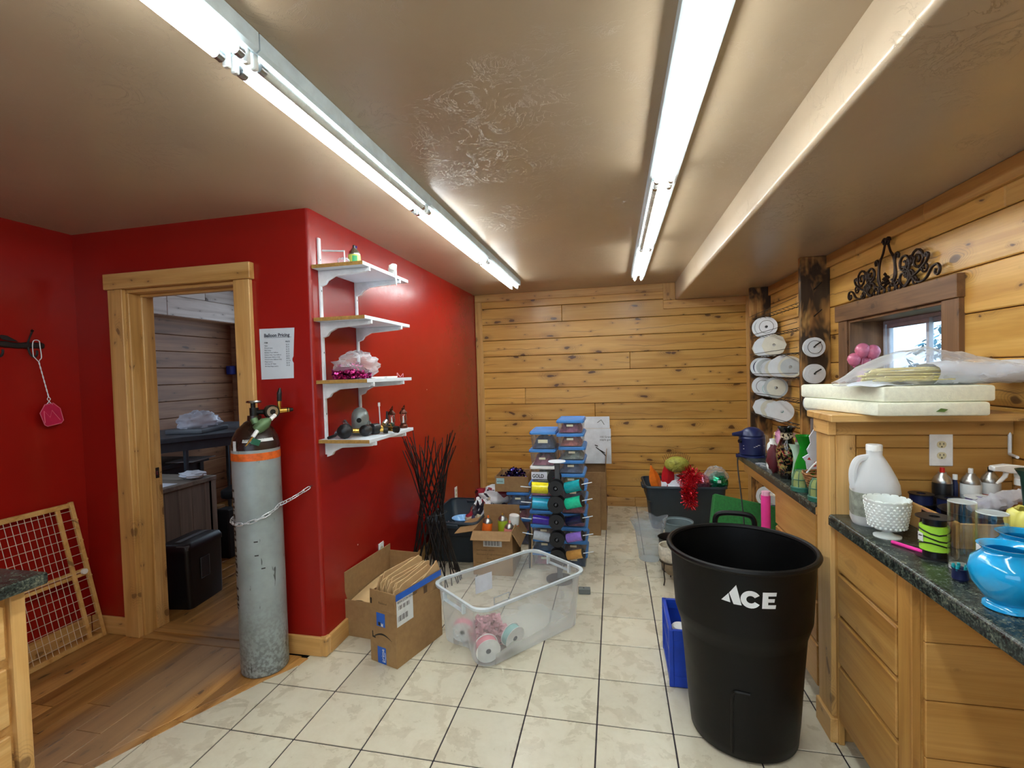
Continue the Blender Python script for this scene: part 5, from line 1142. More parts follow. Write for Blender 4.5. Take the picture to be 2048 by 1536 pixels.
for k in range(4): shoebin(['blue-lidded bin directly under the small garland carton', 'blue-lidded bin second below the small garland carton', 'blue-lidded bin third below the small garland carton', 'blue-lidded bin on the floor below the garland carton'][k], -.745, 1.93, (3-k)*.1165, .0, k+5, 'bins under the garland carton', 1.09)
# ================================================================ spool tower
plain('tower_black', '17181A', .4); plain('tower_grey', '55585C', .45)
st = thing('spool_tower', 'black floor rack with five tiers of hubs and pins for ribbon', 'spool rack', (-.312, 1.10, 0))
MB().lathe([(.10, 0), (.10, .012), (.03, .02), (0, .02)], 24).build('base', MATS['tower_black'], st); MB().box((-.018, -.012, .015), (.018, .012, .865)).build('pole', MATS['tower_grey'], st, bevel=.003)
MB().lathe([(.062, .865), (.064, .868), (.062, .871), (0, .871)], 28).build('top_plate', MATS['spool_white'], st)
HZ_ = (.70, .585, .463, .338, .212)
yy_ = ['yellow_r', 'cyan_r', 'violet_r', 'silver_r', None]; rr_ = ['teal_r', 'mint_r', 'navy_r', 'lavender_r', 'copper_r']
for nm, c in (('yellow_r', 'F0E020'), ('cyan_r', '1EA8D0'), ('violet_r', '3A20A0'), ('silver_r', 'B0B8C0'), ('teal_r', '10A0A8'), ('mint_r', '28D8A8'), ('navy_r', '101840'), ('lavender_r', '9A78D8'), ('copper_r', 'D09A50'), ('crimson_r', 'B03050')): plain(nm, c, .22, var=.12, sc=60, coat=.3)
cw_ = [('yellow', 'teal'), ('cyan blue', 'mint green'), ('violet', 'navy'), ('silver', 'lavender'), (None, 'copper gold')]
for k, zz in enumerate(HZ_):
    MB().lathe([(.016, -.03), (.024, -.03), (.024, .03), (.016, .03)], 18, xf((0, -.02, zz), (PI/2, 0, 0)), closed=True).build('hub', MATS['tower_black'], st)
    fs = thing('ribbon_spool', 'empty black spool facing forward on tier %s of the spool tower' % ('one', 'two', 'three', 'four', 'five')[k], 'ribbon spool', (-.312, 1.045, zz), (PI/2, 0, 0), 'spools on the tower')
    rad = (.054, .060, .054, .054, .056)[k]
    for z0 in (0, .07): MB().lathe([(.016, z0), (rad, z0), (rad, z0+.003), (.016, z0+.003)], 28, closed=True).build('flange', MATS['tower_black'], fs)
    MB().lathe([(.016, .003), (.028, .003), (.028, .07), (.016, .07)], 20, closed=True).build('barrel', MATS['tower_black'], fs); MB().lathe([(.006, -.03), (.009, -.03), (.009, .078), (.004, .088), (0, .088)], 12).build('pin_end', MATS['tower_grey'], fs)
    for sx, cm, nm in ((-1, yy_[k], cw_[k][0]), (1, rr_[k], cw_[k][1])):
        d = Vector((sx*.92, -.22, (.06 if sx < 0 else .27) if k < 3 or sx > 0 else -.30)); 
        if sx < 0: d.z = (.10, .12, .14, .22, .2)[k]
        d.normalize(); p0 = Vector((sx*.03, -.03, zz-.025))
        MB().tube([p0, p0+d*.235], .0032, 6).build('pin', MATS['white_metal'], st)
        if cm is None: continue
        t = thing('ribbon_spool', '%s metallic ribbon spool on the %s side of the spool tower' % (nm, 'left' if sx < 0 else 'right'), 'ribbon spool', group='spools on the tower')
        t.matrix_world = Matrix.Translation(Vector((-.312, 1.10, 0))+p0+d*.035) @ d.to_track_quat('Z', 'Y').to_matrix().to_4x4()
        r = (.036, .036)[0]+(.004 if k < 2 else -.004)
        MB().lathe([(.008, .002), (r, .002), (r, .122), (.008, .122)], 20, closed=True).build('winding', MATS[cm], t); 
        for z0 in (0, .122): MB().lathe([(.008, z0), (r+.003, z0), (r+.003, z0+.003), (.008, z0+.003)], 20, closed=True).build('flange', MATS['tower_black'], t)
t = thing('ribbon_spool', 'crimson ribbon spool behind the pole of the spool tower', 'ribbon spool', (-.345, 1.19, .735), (PI/2, 0, 0), 'spools on the tower'); MB().lathe([(.01, -.03), (.04, -.03), (.04, .03), (.01, .03)], 22, closed=True).build('winding', MATS['crimson_r'], t)
for z0 in (-.034, .03): MB().lathe([(.01, z0), (.05, z0), (.05, z0+.003), (.01, z0+.003)], 24, closed=True).build('flange', MATS['tower_black'], t)
# dark folded panel left of the stack
fb = thing('folder_bundle', 'black folder bundle leaning between the carton and the bins', 'folder', (-.585, 1.40, 0), (0, .05, .2)); MB().box((-.012, -.13, 0), (.0, .12, .28)).build('cover', MATS['black_plastic'], fb, bevel=.002); MB().box((.002, -.12, .004), (.012, .11, .26)).build('sheets', MATS['cardboard_light'], fb)
# ================================================================ boxes at the far wall
TB = carton('tall open brown carton standing behind the bin stacks', (-.135, 2.48, 0), 0, .28, .44, .55, {'right': (4, .16), 'back': (0, .16), 'left': (6, .12)})
MB().box((.1405, -.1, .38), (.1412, .06, .43)).build('carton_label', plain('tan_label', 'A89474', .7), TB)
TB2 = carton('smaller brown carton in front of the tall one by the bins', (-.155, 2.17, 0), 0, .22, .15, .43, {'right': (3, .02)})
WBx = thing('printed_box', 'flattened white printed carton propped behind the tall brown box', 'box', (-.075, 2.685, .553), (-.10, 0, .02)); MB().box((-.21, -.02, 0), (.135, .0, .36)).build('panel', plain('white_board', 'D4D8DC', .6), WBx, bevel=.002); MB().box((-.21, -.018, .362), (.125, -.002, .485)).build('top_flap', MATS['white_board'], WBx, bevel=.002)
text('lettering', '100 Grand\nstaple gun', .028, MATS['print_black'], WBx, (.02, -.0205, .265), (PI/2, 0, 0), .0003)
for P in ([(-.02, .17), (.03, .13), (.08, .08)], [(-.03, .19), (.0, .18)], [(.02, .14), (.07, .11)]): MB().tube([(a, -.021, b) for a, b in P], .0045, 5).build('tool_print', MATS['print_black'], WBx)
MB().tube([(.0, -.0195, .42), (.04, -.0195, .45), (.07, -.0195, .40)], .003, 5).build('tool_print', MATS['print_black'], WBx)
BX3 = carton('brown carton hidden behind the left bin stack', (-.45, 2.35, 0), 0, .34, .3, .86, {'left': (2, .04)})
# ================================================================ dark totes
plain('tote_slate', '2A3640', .45, var=.1)
def big_tote(lab, loc, rot, L, Wd, h, name='storage_tote'):
    t = thing(name, lab, 'tote', loc, rot)
    m_ = MB(); rg = [[(p[0], p[1], zz) for p in rrect(L*f, Wd*f, .05, 5)] for f, zz in ((.80, 0), (.82, .006), (.88, h*.62), (.93, h*.66), (.96, h*.97))]
    rg += [[(p[0], p[1], zz) for p in rrect(L*f-.008, Wd*f-.008, .05, 5)] for f, zz in ((.96, h*.97), (.90, h*.66), (.87, h*.62), (.80, .012))]
    loft(m_, rg); m_.build('body', MATS['tote_slate'], t, ang=40)
    m_ = MB(); loft(m_, [[(p[0], p[1], zz) for p in rrect(L*f, Wd*(1-(1-f)*L/Wd), .055, 5)] for f, zz in ((.955, h*.955), (1.0, h*.955), (1.0, h*.975), (.985, h), (.955, h))], closed=True); m_.build('rim', MATS['tote_slate'], t, ang=40)
    for sx in (-1, 1): MB().box((sx*L*.49-.02, -.07, h*.86), (sx*L*.49+.02, .07, h*.955)).build('handle', MATS['tote_slate'], t, bevel=.006)
    return t
big_tote('dark slate storage tote under the stick bundle by the red wall', (-1.205, 1.62, 0), PI/2+.02, .76, .46, .345)
vase('ruffled_bowl', 'sky blue ruffled glass bowl in the dark tote by the red wall', 'bowl', [(.04, 0), (.06, .03), (.085, .075), (.095, .08)], plain('pale_blue_glass', '7AB4E8', .2), (-1.16, 1.48, .235), .004)
@mk('mixed_cloth')
def _mc(q):
    a = q.n('ShaderNodeTexVoronoi', {'feature': 'F1'}, Vector=q.coord('Object'), Scale=13.0).outputs['Color']
    return q.set(Base_Color=q.ramp(a, [(.25, S2L('201C28')), (.4, S2L('D8DADC')), (.55, S2L('8A2030')), (.68, S2L('C0B49A')), (.8, S2L('3C4464'))], 'CONSTANT'), Roughness=.45)
crumple('package_heap', 'jumble of white and burgundy packages in the dark tote by the wall', 'packages', (-1.055, 1.66, .015), (.22, .52, .40), 'mixed_cloth', 5, n=(30, 22), amp=.25)
crumple('film_bundle', 'clear bag of red and white trims behind the dark tote', 'bag', (-1.0, 1.98, .30), (.40, .26, .17), 'mixed_cloth', 9, n=(26, 18), amp=.25, flat=.6)
crumple('white_package', 'white wrapped package beside the blue bowl in the dark tote', 'package', (-1.26, 1.42, .02), (.20, .20, .26), 'tissue_white', 15, n=(20, 14), amp=.2)
GT = big_tote('dark slate storage tote overflowing with tinsel by the far wall', (.725, 2.55, 0), .03, .74, .48, .415)
crumple('filler_bags', 'pale wrapped bundles filling the far dark tote', 'bags', (.73, 2.55, .03), (.60, .36, .44), 'tissue_white', 31, n=(26, 16), amp=.15)
plain('orange_cloth', 'F07818', .5, var=.2); plain('red_cloth', 'B81420', .5, var=.2); plain('feather_lime', 'A8A848', .6, var=.3, sc=30)
def petal(lab, loc, rot, L, w__, m_):
    o = MB().grid(lambda u, v: ((v-.5)*w__*math.sin(PI*min(1, u*.8+.18)), .02*math.cos(6*v), L*u+.02*math.sin(9*v)), 10, 7).build('fabric_petal', MATS[m_], None, loc, rot, solid=.002); return tag(o, lab, 'fabric')
petal('orange fabric point sticking out of the far dark tote', (.50, 2.43, .34), (-.1, -.25, .3), .24, .11, 'orange_cloth'); petal('red fabric point beside the orange one in the far tote', (.58, 2.45, .34), (-.1, .02, -.2), .30, .12, 'red_cloth')
cr = thing('feather_ornament', 'lime green feathered ornament with bristles atop the far tote', 'ornament', (.672, 2.47, .545)); 
MB().lathe([(0, -.085)]+[(.085*math.sin(PI*k/9), -.085*math.cos(PI*k/9)) for k in range(1, 9)]+[(0, .085)], 22, xf((0, 0, .05), (0, 0, 0), (1.35, 1, .9))).build('body', MATS['feather_lime'], cr)
for k in range(16): a = k/15; MB().tube([(-.10+.20*a, 0, .115-.06*(2*a-1)**2), (-.13+.25*a, 0, .175-.05*(2*a-1)**2)], .002, 4).build('bristle', MATS['print_brown'], cr)
rr = random.Random(3)
for k in range(26): a = rr.uniform(0, 6.28); MB().tube(spline([(.10*math.cos(a), -.075*abs(math.sin(a))-.005, .05+.05*math.sin(a)), (.03*math.cos(a), -.092, .06+.02*math.sin(a)), (-.05, -.085+.01*rr.random(), .02+rr.uniform(-.03, .06))], 3), .003, 4).build('feather', MATS['feather_lime'], cr)
def tinsel(lab, pts, r, n, m_, seed, size=.03, name='tinsel_garland'):
    rr = random.Random(seed); P = spline(pts, 10); mm = MB()
    for _ in range(n):
        i = rr.randrange(len(P)); c = P[i]; d = Vector((rr.gauss(0, 1), rr.gauss(0, 1), rr.gauss(0, 1))).normalized(); q0 = c+d*r*rr.random(); q1 = q0+d*size; s_ = d.orthogonal().normalized()*.0035; s_.rotate(Matrix.Rotation(rr.uniform(0, 6.28), 3, d)); mm.add([q0-s_, q1-s_, q1+s_, q0+s_], [(0, 1, 2, 3)])
    o = mm.build(name, MATS[m_], None, smooth=False, wn=False); return tag(o, lab, 'garland')
tinsel('red tinsel garland spilling over the front of the far dark tote', [(.72, 2.44, .47), (.78, 2.40, .53), (.82, 2.36, .49), (.76, 2.31, .45), (.745, 2.285, .38), (.75, 2.28, .33), (.755, 2.275, .28)], .055, 1500, 'tinsel_red', 8, .035)
crumple('pink_tinsel_bag', 'bagged pink tinsel ball in the far dark tote', 'bag', (.90, 2.44, .36), (.15, .15, .15), 'tinsel_pink', 12, n=(24, 16), amp=.12)
crumple('green_tinsel_bag', 'bagged green tinsel ball with a small tag in the far dark tote', 'bag', (1.03, 2.45, .35), (.18, .17, .18), 'tinsel_green', 13, n=(26, 18), amp=.16)
crumple('clear_wrap', 'clear wrap bulging over the green tinsel in the far tote', 'wrap', (1.02, 2.47, .36), (.22, .18, .22), 'clear_film', 14, n=(22, 14), amp=.2)
o = MB().box((1.01, 2.345, .45), (1.04, 2.349, .475), ).build('paper_tag', MATS['print_white']); tag(o, 'small white tag on the green tinsel bag', 'tag')
# green floral foam brick, buckets, pot
gf = MB().box((-.27, -.07, 0), (.27, .0, .26)).build('foam_brick', plain('foam_green', '2E7A3C', .95, var=.25, sc=60, bump=.6), None, (1.06, 1.60, .215), (-.35, .20, .0), bevel=.006); tag(gf, 'large green floral foam slab leaning behind the trash can', 'foam slab')
fs_ = carton('low carton holding up the green foam slab', (1.04, 1.66, 0), 0, .40, .22, .19, {})
ck = thing('clear_bucket', 'tall ribbed clear plastic bucket with a torn bag liner', 'bucket', (.350, 1.60, 0)); clear('bucket_clear', (.90, .93, .95), .20, .14, (.72, .78, .84))
m = MB(); loft(m, [[((.080+.032*t)*(1+.02*math.cos(16*2*PI*k/64))*math.cos(2*PI*k/64), (.080+.032*t)*(1+.02*math.cos(16*2*PI*k/64))*math.sin(2*PI*k/64), .002+.275*t) for k in range(64)] for t in (0, .25, .5, .75, 1)], True, False); m.build('wall', MATS['bucket_clear'], ck, ang=60)
m = MB(); loft(m, [[((.098+.03*t+.02*t*math.cos(4*a_))*math.cos(a_), (.098+.03*t+.02*t*math.cos(4*a_))*math.sin(a_), .20+.135*t+.02*t*math.cos(3*a_)) for a_ in [2*PI*k/40 for k in range(40)]] for t in (0, .5, 1)], False, False); m.build('bag_liner', MATS['bucket_clear'], ck, ang=60)
vase('plastic_bucket', 'grey plastic flower bucket behind the clear bucket', 'bucket', [(.085, 0), (.09, .006), (.112, .25), (.120, .255), (.120, .265)], plain('bucket_grey', '76868A', .45), (.590, 1.76, 0), .004)
plain('pot_stone', 'C8C2B0', .8, var=.3, sc=40, bump=.5); plain('pot_base', '8A7A62', .8, var=.3)
pt_ = thing('stone_pot', 'weathered cream planter bowl on a thin metal stand', 'planter', (.475, 1.17, 0))
MB().lathe([(.062, .155), (.084, .175), (.090, .21), (.090, .268), (.086, .272), (.080, .268), (.078, .20), (0, .17)], 32).build('bowl', MATS['pot_stone'], pt_, ang=50); MB().lathe([(0, .065), (.035, .066), (.060, .10), (.078, .155), (.062, .160), (0, .16)], 32).build('lower_bowl', MATS['pot_base'], pt_, ang=50)
MB().tube([(.081*math.cos(a*PI/16), .081*math.sin(a*PI/16), .158) for a in range(32)], .0035, 6, True).build('stand_ring', MATS['wire_dark'], pt_)
for a in (3.9, 5.6, 1.6): MB().tube(spline([(.081*math.cos(a), .081*math.sin(a), .158), (.084*math.cos(a), .084*math.sin(a), .09), (.078*math.cos(a), .078*math.sin(a), .04), (.088*math.cos(a), .088*math.sin(a), .004)], 4), .004, 6).build('stand_leg', MATS['wire_dark'], pt_)
vase('dark_pot', 'black plastic nursery pot tucked behind the cream planter', 'pot', [(.08, 0), (.10, .24), (.108, .25)], MATS['black_plastic'], (.505, 1.40, 0), .004)
wc = MB().cyl((.765, 2.02, .0), (.765, 2.02, .02), .03, 14).build('jar_lid', MATS['white_plastic']); tag(wc, 'white jar lid on the floor before the far tote', 'lid')
ps = MB().box((-.19, 3.0, 0.0005), (-.07, 3.035, .002)).build('paper_strip', MATS['tissue_white']); tag(ps, 'paper strip on the tiles at the foot of the board wall', 'paper')
# ================================================================ gas cylinder
@mk('tank_grey')
def _tg(q):
    v = q.coord('Object'); a = q.noise(v, 5, 4, .6); b = q.noise(q.coord('Object', (30, 30, 7)), 1.0, 3, .6); c = q.noise(v, 60, 2)
    zz = q.n('ShaderNodeSeparateXYZ', {}, i0=v).outputs[2]
    col = q.ramp(a, [(.3, S2L('86908F')), (.7, S2L('A2AEB0'))])
    chip = q.ramp(b, [(.67, (0,)*3), (.70, (1,)*3)]); col = q.mix(q.math('MULTIPLY', chip, .85), col, S2L('2E3430'))
    rust = q.math('MULTIPLY', q.ramp(zz, [(.0, (1,)*3), (.28, (.25,)*3), (.45, (0,)*3)]), q.ramp(c, [(.42, (0,)*3), (.6, (1,)*3)])); col = q.mix(q.math('MULTIPLY', rust, .7), col, S2L('4A4A40'))
    return q.set(Base_Color=col, Roughness=.34, Metallic=.15)
plain('tank_orange', 'D8621E', .5, var=.3, sc=30); plain('tank_brown', '2A1A12', .3, var=.2); plain('valve_dark', '22211E', .4, .5); plain('reg_green', '5E7A54', .4, .3, var=.2); plain('tag_green', '0E5A40', .5)
TX, TY, TR = -1.738, -.190, .116
gc = thing('gas_cylinder', 'tall battered grey gas cylinder with an orange band beside the doorway', 'gas cylinder', (TX, TY, 0))
MB().lathe([(TR*.93, 0), (TR*.985, .006), (TR, .03), (TR, 1.165)], 48).build('body', MATS['tank_grey'], gc, ang=40)
MB().lathe([(TR+.0012, 1.112), (TR+.0012, 1.150)], 48).build('orange_band', MATS['tank_orange'], gc)
MB().lathe([(TR, 1.165), (TR*.995, 1.185), (TR*.93, 1.225), (TR*.75, 1.265), (TR*.5, 1.292), (.05, 1.302), (.035, 1.31), (.033, 1.335)], 48).build('shoulder', MATS['tank_brown'], gc, ang=50)
# stencilled lettering down the left flank and short dashes
af = math.atan2(-2.16, 1.84)
def on_tank(a, zz, r=TR+.001): return (r*math.cos(a), r*math.sin(a), zz)
rs_ = random.Random(2)
for k in range(15):
    if k == 11: continue
    zz = .955-.042*k
    m = MB(); m.grid(lambda u, v: on_tank(af-1.50+.34*u, zz+.012*v), 6, 2); m.grid(lambda u, v: on_tank(af-1.50+.10*u+(.24 if k % 2 else 0), zz-.012+.024*v), 3, 2)
    if k % 3: m.grid(lambda u, v: on_tank(af-1.50+.30*u, zz-.016+.007*v), 6, 2)
    m.build('stencil_mark', MATS['black_metal'], gc, solid=.0004)
for a, zz in ((af-.25, .70), (af-.24, .63), (af+.0, .56)): MB().grid(lambda u, v: on_tank(a+.16*u, zz+.006*v), 5, 2).build('stencil_dash', MATS['black_metal'], gc)
MB().grid(lambda u, v: ((TR*.90+.012-.020*v)*math.cos(af-.55+1.35*u), (TR*.90+.012-.020*v)*math.sin(af-.55+1.35*u), 1.207+.036*v), 14, 4).build('paper_tag', MATS['print_white'], gc)
for k in range(7): MB().grid(lambda u, v: ((TR*.90+.0135-.016*v)*math.cos(af-.5+.05*k+.02*u), (TR*.90+.0135-.016*v)*math.sin(af-.5+.05*k+.02*u), 1.212+.018*v), 2, 2).build('barcode_bar', MATS['print_black'], gc)
MB().grid(lambda u, v: on_tank(af-1.05+.2*u, 1.165+.05*v, TR+.0015), 4, 2).build('sticker', MATS['print_white'], gc)
c_, s_ = math.cos(af), math.sin(af)
F = lambda r, t, zz: (r*c_-t*s_, r*s_+t*c_, zz)        # r towards the room, t to the viewer's right
MB().cyl((0, 0, 1.33), (0, 0, 1.375), .022, 14).build('valve_body', MATS['valve_dark'], gc); MB().cyl(F(0, -.004, 1.372), F(0, -.004, 1.405), .012, 12).build('valve_stem', MATS['valve_dark'], gc)
MB().lathe([(.008, 1.402), (.034, 1.400), (.038, 1.406), (.034, 1.413), (.012, 1.410), (0, 1.411)], 20).build('handwheel', MATS['steel'], gc)
MB().cyl(F(.0, .0, 1.352), F(.035, .085, 1.352), .013, 12).build('outlet_pipe', MATS['valve_dark'], gc)
MB().cyl(F(.03, .075, 1.352), F(.062, .085, 1.352), .036, 22).build('gauge', MATS['valve_dark'], gc); MB().cyl(F(.062, .085, 1.352), F(.064, .0855, 1.352), .028, 22).build('gauge_face', MATS['steel'], gc); MB().cyl(F(.064, .0855, 1.352), F(.066, .086, 1.352), .014, 16).build('gauge_dial', MATS['valve_dark'], gc)
MB().cyl(F(.03, .10, 1.352), F(.03, .165, 1.356), .013, 12).build('brass_fitting', MATS['brass'], gc); MB().cyl(F(.03, .155, 1.356), F(.03, .185, 1.357), .014, 12, .008).build('fitting_cap', MATS['valve_dark'], gc)
MB().cyl(F(.03, .118, 1.355), F(.03, .120, 1.408), .010, 12).build('brass_fitting', MATS['brass'], gc); MB().tube(spline([F(.03, .120, 1.405), F(.03, .121, 1.44), F(.03, .126, 1.475)], 4), [.012]*6+[.009, .006, .005], 10).build('rubber_nozzle', MATS['black_plastic'], gc)
MB().lathe([(0, -.045), (.024, -.04), (.030, -.02), (.030, .015), (.018, .035), (.010, .045), (0, .046)], 18, Matrix.Translation(F(.095, .035, 1.29)) @ Matrix.Rotation(af+PI/2, 4, 'Z') @ Matrix.Rotation(.9, 4, 'Y')).build('regulator', MATS['reg_green'], gc)
MB().cyl(F(.09, .005, 1.30), F(.085, -.005, 1.325), .018, 14).build('regulator_cap', MATS['reg_green'], gc)
for p, q in ((F(.09, .072, 1.315), F(.07, .095, 1.335)), (F(.115, .01, 1.265), F(.128, -.012, 1.235))): MB().cyl(p, q, .010, 12).build('white_collar', MATS['white_plastic'], gc)
MB().cyl(F(.126, -.008, 1.24), F(.146, -.045, 1.195), .006, 10, .003).build('brass_tip', MATS['brass'], gc); MB().box((-.02, -.0008, -.015), (.02, .0008, .015), Matrix.Translation(F(.150, -.0, 1.212)) @ Matrix.Rotation(af+PI/2, 4, 'Z') @ Matrix.Rotation(.4, 4, 'Y')).build('green_tag', MATS['tag_green'], gc)
plain('zinc', 'D4D8DC', .3, .35)
# ================================================================ chain holding the cylinder
ch = thing('safety_chain', 'steel link chain holding the gas cylinder to the red wall', 'chain')
path = [Vector((-1.515, YF-.004, .935)), Vector((-1.55, -.11, .905)), Vector((-1.583, -.17, .880))]
for k in range(0, 15): a = math.radians(8-k*13.5); path.append(Vector((TX+(TR+.009)*math.cos(a), TY+(TR+.009)*math.sin(a), .872-.078*math.sin(min(1, k/9)*PI/2)+(.012 if k > 11 else 0))))
path = spline(path, 6)
acc = [0]
for a, b in zip(path, path[1:]): acc.append(acc[-1]+(b-a).length)
def at_len(d):
    for i in range(len(acc)-1):
        if acc[i+1] >= d: t = (d-acc[i])/(acc[i+1]-acc[i]); return path[i].lerp(path[i+1], t)
    return path[-1]
lk = MB().tube([(.016*(1 if c > 0 else -1)*(1 if abs(c) > .01 else 0)+.0075*c, .0075*s, 0) for c, s in [(math.cos(q*PI/8), math.sin(q*PI/8)) for q in range(16)]], .0024, 6, True).mesh('chain_link', MATS['zinc'])
d = .012; k = 0
while d < acc[-1]-.02:
    p0, p1 = at_len(d), at_len(d+.038); t = (p1-p0).normalized(); rd = Vector((p0.x-TX, p0.y-TY, 0)).normalized(); up = rd if k % 2 else t.cross(rd).normalized()
    y_ = up.cross(t).normalized(); z_ = t.cross(y_)
    o = link('chain_link', lk, ch); o.matrix_world = Matrix(((t.x, y_.x, z_.x, (p0.x+p1.x)/2), (t.y, y_.y, z_.y, (p0.y+p1.y)/2), (t.z, y_.z, z_.z, (p0.z+p1.z)/2), (0, 0, 0, 1)))
    d += .0355; k += 1
MB().cyl((-1.512, YF, .936), (-1.515, YF-.012, .936), .004, 8).build('wall_screw', MATS['steel'], ch)
# ================================================================ price sheet
ps = thing('price_sheet', 'white Balloon Pricing sheet taped to the red wall by the door', 'sign', (-1.69, YF-.0008, 1.52), (0, .012, 0))
MB().prism([(-.108, 0), (.094, .006), (.096, .088), (.089, .10), (.089, .112), (.096, .125), (.107, .279), (-.112, .279)], 0, .0008, Matrix(((1, 0, 0, 0), (0, 0, -1, 0), (0, 1, 0, 0), (0, 0, 0, 1)))).build('paper', plain('paper_white', 'D4DEE6', .6, var=.03), ps)
plain('ink', '1E2C40', .7); plain('ink_grey', '5E6C7C', .7)
text('lettering', 'Balloon Pricing', .0265, MATS['ink'], ps, (-.083, -.0014, .233), (PI/2, 0, 0), .0002, bold=.0006); MB().box((-.083, -.0014, .2285), (.088, -.0009, .2298)).build('underline', MATS['ink'], ps)
text('lettering', 'ITEM', .0105, MATS['ink'], ps, (-.083, -.0014, .198), (PI/2, 0, 0), .0002, bold=.0002); text('lettering', 'PRICE', .0105, MATS['ink'], ps, (.05, -.0014, .202), (PI/2, 0, 0), .0002, bold=.0002)
for k, (a, b) in enumerate((('Mylar', '$3.25'), ('Printed Latex', '$2.25'), ('Plain Latex', '$1.75'), ('Bubbles/ Your balloon', '$2.75'), ('Helium Only, Your balloon', '$1.25'), ('Plain Latex, Balloon Only', '$0.50'), ('Printed Latex, Balloon Only', '$0.85'), ('Mega Letters', '$11.50'), ('Fill Only 30" Mylar', '$6.50'), ('Fill Only Mega Letters', '$7.50'))):
    text('lettering', a, .0095, MATS['ink_grey'], ps, (-.083, -.0014, .182-.0125*k), (PI/2, 0, 0), .0002); text('lettering', b, .0095, MATS['ink_grey'], ps, (.052, -.0014, .186-.0125*k), (PI/2, 0, 0), .0002)
# ================================================================ coat hooks and fly swatter on the left wall
hk = thing('hook_rail', 'black iron twig-style coat hook rail on the left red wall', 'coat hooks', (XL+.001, -.36, 1.75))
MB().tube(spline([(.006, -.25, .0), (.008, -.10, .004), (.006, .0, -.003), (.008, .08, .002), (.006, .125, .0)], 5), [.016, .016, .018, .017, .016, .017, .016, .018, .016, .016, .017, .016, .018, .017, .016, .017, .016, .017, .018, .016, .013], 8, flat=.5).build('rail', MATS['black_metal'], hk)
for y in (.045, -.11, -.22):
    MB().tube(spline([(.008, y, -.005), (.02, y+.004, -.05), (.035, y+.012, -.066), (.048, y+.016, -.05), (.046, y+.018, -.03)], 4), .0055, 8).build('hook', MATS['black_metal'], hk); MB().tube([(.008, y, .005), (.022, y+.002, .04), (.04, y+.004, .075)], [.006, .004, .005], 8).build('prong', MATS['black_metal'], hk)
    MB().lathe([(0, -.009), (.009, 0), (0, .009)], 10, xf((.042, y+.004, .08))).build('prong_knob', MATS['black_metal'], hk)
MB().prism([(0, 0), (-.02, .012), (-.05, .03), (-.075, .032), (-.085, .022), (-.07, .008), (-.04, .002)], -.003, .003, Matrix(((0, 0, 1, .012), (1, 0, 0, -.0), (0, 1, 0, .018), (0, 0, 0, 1)))).build('iron_leaf', MATS['black_metal'], hk, bevel=.001)
sw = thing('fly_swatter', 'fly swatter with a white wire handle and pink mesh head hanging on a hook', 'fly swatter', (XL+.052, -.300, 1.775))
plain('swatter_pink', 'C01A4A', .5, var=.1); plain('swatter_edge', 'DC6A80', .5)
MB().tube(spline([(0, -.018, -.09), (0, -.020, -.03), (0, -.012, .0), (0, .012, .0), (0, .016, -.03), (0, .02, -.09), (0, .012, -.105)], 4), .0022, 6).build('wire_loop', MATS['white_metal'], sw); MB().tube([(0, -.018, -.088), (0, .006, -.118), (0, .012, -.105)], .0022, 6).build('wire_loop', MATS['white_metal'], sw)
for ph in (0, PI): MB().tube([(.0018*math.cos(t*1.2+ph), .006+.0375*t/20+.0018*math.sin(t*1.2+ph), -.118-.195*t/20) for t in range(21)], .0017, 5).build('twisted_wire', MATS['white_metal'], sw)
MB().tube([(0, .0435, -.313), (0, .036, -.328), (0, .046, -.343), (0, .062, -.362)], .0018, 5).build('twisted_wire', MATS['white_metal'], sw); MB().tube([(0, .0435, -.313), (0, .053, -.328), (0, .044, -.343), (0, .028, -.362)], .0018, 5).build('twisted_wire', MATS['white_metal'], sw)
hd = [(.022, -.358), (.064, -.352), (.098, -.385), (.112, -.455), (.100, -.470), (.030, -.482), (.016, -.472), (-.004, -.405)]
MB().prism([(y, zz) for y, zz in hd], -.0015, .0015, Matrix(((0, 0, 1, 0), (1, 0, 0, 0), (0, 1, 0, 0), (0, 0, 0, 1)))).build('mesh_head', MATS['swatter_pink'], sw, bevel=.0008)
MB().tube([(.002, y, zz) for y, zz in hd], .0022, 5, True).build('head_edge', MATS['swatter_edge'], sw)
MB().tube([(.0025, .018, -.462), (.0025, .016, -.395), (.0025, .045, -.432), (.0025, .055, -.392), (.0025, .095, -.452)], .0018, 5).build('molded_letter', MATS['swatter_edge'], sw)
# ================================================================ pet gate leaning on the left wall
pg = thing('pet_gate', 'pale wooden pet gate with white wire mesh leaning on the left wall', 'gate', (-2.955, -.078, 0))
UP = Vector((-.085, -.085, .835)); AL = Vector((-.012, -1, 0)); NR = AL.cross(UP).normalized()
if NR.x < 0: NR = -NR
def gp(u, v, n=0): return AL*u+UP*v+NR*n
def gbar(name, u0, u1, v0, v1, n0=0, n1=.018, m='pine_trim'):
    vs = [gp(u, v, n) for n in (n0, n1) for v in (v0, v1) for u in (u0, u1)]
    return MB().add(vs, [(0, 1, 3, 2), (4, 6, 7, 5), (0, 4, 5, 1), (2, 3, 7, 6), (0, 2, 6, 4), (1, 5, 7, 3)]).build(name, MATS[m], pg, bevel=.002)
gbar('stile', .0, .022, 0, 1.0); gbar('stile', .075, .097, .02, .975, .002, .016); gbar('stile', .86, .885, 0, 1)
gbar('top_rail', .022, .86, .962, .995); gbar('bottom_rail', .022, .86, .0, .032); gbar('mid_rail', .022, .86, .468, .492, -.004, .010); gbar('mid_rail', .022, .86, .498, .520, -.004, .010)
plain('gate_wire', 'D8C8B4', .5); m = MB()
